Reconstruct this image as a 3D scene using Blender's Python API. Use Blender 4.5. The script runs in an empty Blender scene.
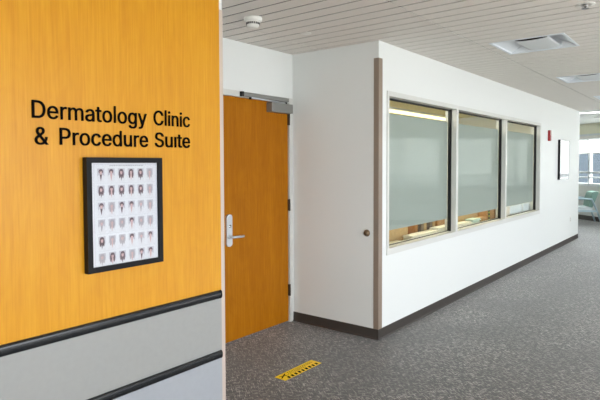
import bpy, bmesh, math, random
from mathutils import Vector, Matrix
random.seed(7)
sc = bpy.context.scene
COL = sc.collection

# ------------------------------------------------------------------ helpers
def lin(c):
    return tuple((x/255/12.92 if x/255 <= .04045 else ((x/255+.055)/1.055)**2.4) for x in c) + (1.0,)

def mat(name, rgb, rough=.5, metal=0.0, spec=.5, coat=0.0, bump=0, bscale=200, var=0, vscale=8, stretch=(1,1,1), trans=0):
    m = bpy.data.materials.new(name); m.use_nodes = True
    nt = m.node_tree; b = nt.nodes['Principled BSDF']
    b.inputs['Base Color'].default_value = lin(rgb)
    b.inputs['Roughness'].default_value = rough
    b.inputs['Metallic'].default_value = metal
    b.inputs['Specular IOR Level'].default_value = spec
    b.inputs['Coat Weight'].default_value = coat
    b.inputs['Coat Roughness'].default_value = .15
    if bump or var:
        tc = nt.nodes.new('ShaderNodeTexCoord'); mp = nt.nodes.new('ShaderNodeMapping')
        mp.inputs['Scale'].default_value = stretch
        nt.links.new(tc.outputs['Object'], mp.inputs[0])
    if bump:
        n = nt.nodes.new('ShaderNodeTexNoise'); n.inputs['Scale'].default_value = bscale
        n.inputs['Detail'].default_value = 3
        bp = nt.nodes.new('ShaderNodeBump'); bp.inputs['Strength'].default_value = bump; bp.inputs['Distance'].default_value = .002
        nt.links.new(mp.outputs[0], n.inputs['Vector']); nt.links.new(n.outputs[0], bp.inputs['Height'])
        nt.links.new(bp.outputs[0], b.inputs['Normal'])
    if var:
        n = nt.nodes.new('ShaderNodeTexNoise'); n.inputs['Scale'].default_value = vscale; n.inputs['Detail'].default_value = 4
        r = nt.nodes.new('ShaderNodeValToRGB')
        c = lin(rgb)
        r.color_ramp.elements[0].position = .3; r.color_ramp.elements[1].position = .7
        r.color_ramp.elements[0].color = tuple(x*(1-var) for x in c[:3]) + (1,)
        r.color_ramp.elements[1].color = tuple(min(1, x*(1+var)) for x in c[:3]) + (1,)
        nt.links.new(mp.outputs[0], n.inputs['Vector']); nt.links.new(n.outputs[0], r.inputs[0])
        nt.links.new(r.outputs[0], b.inputs['Base Color'])
    return m

def wood(name, base, dark, light, rough=.35, scale=1.0, coat=.2, spec=.5):
    """vertical veneer: long fine streaks along z plus faint broad figure"""
    m = bpy.data.materials.new(name); m.use_nodes = True
    nt = m.node_tree; N = nt.nodes; L = nt.links; b = N['Principled BSDF']
    tc = N.new('ShaderNodeTexCoord')
    def noise(sx, sy, sz, sc_, det, dist=0):
        mp = N.new('ShaderNodeMapping'); mp.inputs['Scale'].default_value = (sx, sy, sz)
        L.new(tc.outputs['Object'], mp.inputs[0])
        n = N.new('ShaderNodeTexNoise'); n.inputs['Scale'].default_value = sc_; n.inputs['Detail'].default_value = det
        n.inputs['Distortion'].default_value = dist
        L.new(mp.outputs[0], n.inputs['Vector']); return n
    fine = noise(60*scale, 60*scale, 2.0, 2.0, 5, .3)
    broad = noise(5*scale, 5*scale, .35, 2.0, 3, .8)
    fig = noise(2.2*scale, 2.2*scale, .8, 2.0, 2, 2.5)
    wv = N.new('ShaderNodeMath'); wv.operation = 'MULTIPLY'; wv.inputs[1].default_value = 22
    L.new(fig.outputs[0], wv.inputs[0])
    sn = N.new('ShaderNodeMath'); sn.operation = 'SINE'; L.new(wv.outputs[0], sn.inputs[0])
    a = N.new('ShaderNodeMath'); a.operation = 'MULTIPLY_ADD'; a.inputs[1].default_value = .025
    L.new(sn.outputs[0], a.inputs[0])
    mx = N.new('ShaderNodeMath'); mx.operation = 'MULTIPLY_ADD'; mx.inputs[1].default_value = .6
    L.new(fine.outputs[0], mx.inputs[0])
    m2 = N.new('ShaderNodeMath'); m2.operation = 'MULTIPLY'; m2.inputs[1].default_value = .35
    L.new(broad.outputs[0], m2.inputs[0]); L.new(m2.outputs[0], mx.inputs[2]); L.new(mx.outputs[0], a.inputs[2])
    r = N.new('ShaderNodeValToRGB'); e = r.color_ramp.elements
    e[0].position = .28; e[0].color = lin(dark); e[1].position = .68; e[1].color = lin(light)
    k = e.new(.48); k.color = lin(base)
    L.new(a.outputs[0], r.inputs[0]); L.new(r.outputs[0], b.inputs['Base Color'])
    b.inputs['Roughness'].default_value = rough; b.inputs['Coat Weight'].default_value = coat
    b.inputs['Coat Roughness'].default_value = .25
    b.inputs['Specular IOR Level'].default_value = spec
    return m

def emit(name, rgb, strength):
    m = bpy.data.materials.new(name); m.use_nodes = True
    b = m.node_tree.nodes['Principled BSDF']
    b.inputs['Base Color'].default_value = lin(rgb)
    b.inputs['Emission Color'].default_value = lin(rgb); b.inputs['Emission Strength'].default_value = strength
    return m

def glass(name, tint=(240, 248, 244), refl=1.0, rough=.01):
    m = bpy.data.materials.new(name); m.use_nodes = True
    nt = m.node_tree; nt.nodes.clear(); N = nt.nodes; L = nt.links
    o = N.new('ShaderNodeOutputMaterial'); t = N.new('ShaderNodeBsdfTransparent'); g = N.new('ShaderNodeBsdfGlossy')
    g.inputs['Roughness'].default_value = rough
    t.inputs[0].default_value = lin(tint)
    f = N.new('ShaderNodeFresnel'); f.inputs[0].default_value = 1.45
    k = N.new('ShaderNodeMath'); k.operation = 'MULTIPLY'; k.inputs[1].default_value = refl
    mx = N.new('ShaderNodeMixShader')
    L.new(f.outputs[0], k.inputs[0]); L.new(k.outputs[0], mx.inputs[0])
    L.new(t.outputs[0], mx.inputs[1]); L.new(g.outputs[0], mx.inputs[2]); L.new(mx.outputs[0], o.inputs[0])
    return m

def translucent(name, rgb, amt=.5, rough=.6):
    m = bpy.data.materials.new(name); m.use_nodes = True
    nt = m.node_tree; N = nt.nodes; L = nt.links; N.clear()
    o = N.new('ShaderNodeOutputMaterial'); d = N.new('ShaderNodeBsdfDiffuse'); t = N.new('ShaderNodeBsdfTranslucent')
    d.inputs[0].default_value = lin(rgb); t.inputs[0].default_value = lin(rgb)
    mx = N.new('ShaderNodeMixShader'); mx.inputs[0].default_value = amt
    L.new(d.outputs[0], mx.inputs[1]); L.new(t.outputs[0], mx.inputs[2]); L.new(mx.outputs[0], o.inputs[0])
    return m

def box(bm, x0, x1, y0, y1, z0, z1, mi=0, M=None):
    vs = [bm.verts.new((x, y, z)) for x in (x0, x1) for y in (y0, y1) for z in (z0, z1)]
    fs = [(0,1,3,2),(4,6,7,5),(0,4,5,1),(2,3,7,6),(0,2,6,4),(1,5,7,3)]
    out = []
    for f in fs:
        F = bm.faces.new([vs[i] for i in f]); F.material_index = mi; out.append(F)
    if M is not None: bmesh.ops.transform(bm, matrix=M, verts=vs)
    return vs

def bevel(bm, w, seg=2):
    bmesh.ops.bevel(bm, geom=list(bm.edges), offset=w, segments=seg, profile=.7, affect='EDGES', clamp_overlap=True)

def quad(bm, pts, mi=0):
    F = bm.faces.new([bm.verts.new(p) for p in pts]); F.material_index = mi; return F

def prism(bm, prof, axis, a, b, mi=0, smooth=False):
    """extrude a 2-D profile along an axis; prof in the other two axes in order"""
    def P(u, v, w):
        return {'x': (w, u, v), 'y': (u, w, v), 'z': (u, v, w)}[axis]
    A = [bm.verts.new(P(u, v, a)) for u, v in prof]; B = [bm.verts.new(P(u, v, b)) for u, v in prof]
    n = len(prof)
    for i in range(n):
        F = bm.faces.new((A[i], A[(i+1) % n], B[(i+1) % n], B[i])); F.material_index = mi; F.smooth = smooth
    for R in (A, list(reversed(B))):
        F = bm.faces.new(R); F.material_index = mi
    return A+B

def tube(bm, pts, r, seg=12, mi=0, r1=None):
    """tube along a polyline; r may taper to r1"""
    pts = [Vector(p) for p in pts]; rings = []
    for i, p in enumerate(pts):
        d = (pts[min(i+1, len(pts)-1)] - pts[max(i-1, 0)]).normalized()
        up = Vector((0, 0, 1)) if abs(d.z) < .95 else Vector((1, 0, 0))
        u = d.cross(up).normalized(); v = d.cross(u).normalized()
        rr = r if r1 is None else r + (r1-r)*i/(len(pts)-1)
        rings.append([bm.verts.new(p + (u*math.cos(2*math.pi*k/seg) + v*math.sin(2*math.pi*k/seg))*rr) for k in range(seg)])
    for a, b in zip(rings, rings[1:]):
        for k in range(seg):
            F = bm.faces.new((a[k], a[(k+1) % seg], b[(k+1) % seg], b[k])); F.material_index = mi; F.smooth = True
    bm.faces.new(list(reversed(rings[0]))).material_index = mi
    bm.faces.new(rings[-1]).material_index = mi

def lathe(bm, prof, axis='z', c=(0, 0, 0), seg=32, mi=0):
    """prof = list of (r, h)"""
    c = Vector(c); rings = []
    for r, h in prof:
        ring = []
        for k in range(seg):
            a = 2*math.pi*k/seg
            p = {'z': (r*math.cos(a), r*math.sin(a), h), 'y': (r*math.cos(a), h, r*math.sin(a)), 'x': (h, r*math.cos(a), r*math.sin(a))}[axis]
            ring.append(bm.verts.new(c + Vector(p)))
        rings.append(ring)
    for a, b in zip(rings, rings[1:]):
        for k in range(seg):
            F = bm.faces.new((a[k], a[(k+1) % seg], b[(k+1) % seg], b[k])); F.smooth = True; F.material_index = mi
    bm.faces.new(rings[0]).material_index = mi; bm.faces.new(rings[-1]).material_index = mi

def obj(name, bm, mats, parent=None, origin=None, recalc=True, M=None):
    if M is not None: bmesh.ops.transform(bm, matrix=M, verts=list(bm.verts))
    if origin is not None: bmesh.ops.translate(bm, vec=-Vector(origin), verts=list(bm.verts))
    if recalc: bmesh.ops.recalc_face_normals(bm, faces=list(bm.faces))
    me = bpy.data.meshes.new(name); bm.to_mesh(me); bm.free()
    for m in (mats if isinstance(mats, (list, tuple)) else [mats]): me.materials.append(m)
    o = bpy.data.objects.new(name, me); COL.objects.link(o)
    if parent is not None: o.parent = parent
    if origin is not None: o.location = origin
    return o

def kid(name, bm, mats, parent, recalc=True):
    """child whose coordinates are given in world space (parent unrotated)"""
    w = Vector((0, 0, 0)); p = parent
    while p is not None: w += p.location; p = p.parent
    o = obj(name, bm, mats, None, None, recalc, Matrix.Translation(-w)); o.parent = parent
    return o

def empty(name, loc, rz=0):
    o = bpy.data.objects.new(name, None); COL.objects.link(o); o.location = loc; o.rotation_euler = (0, 0, rz); return o

def tag(o, label, cat, group=None):
    o['label'] = label; o['category'] = cat
    if group: o['group'] = group
    return o

def struct(o, label=None, cat=None):
    o['kind'] = 'structure'
    if label: o['label'] = label
    if cat: o['category'] = cat
    return o

def B(): return bmesh.new()

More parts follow.
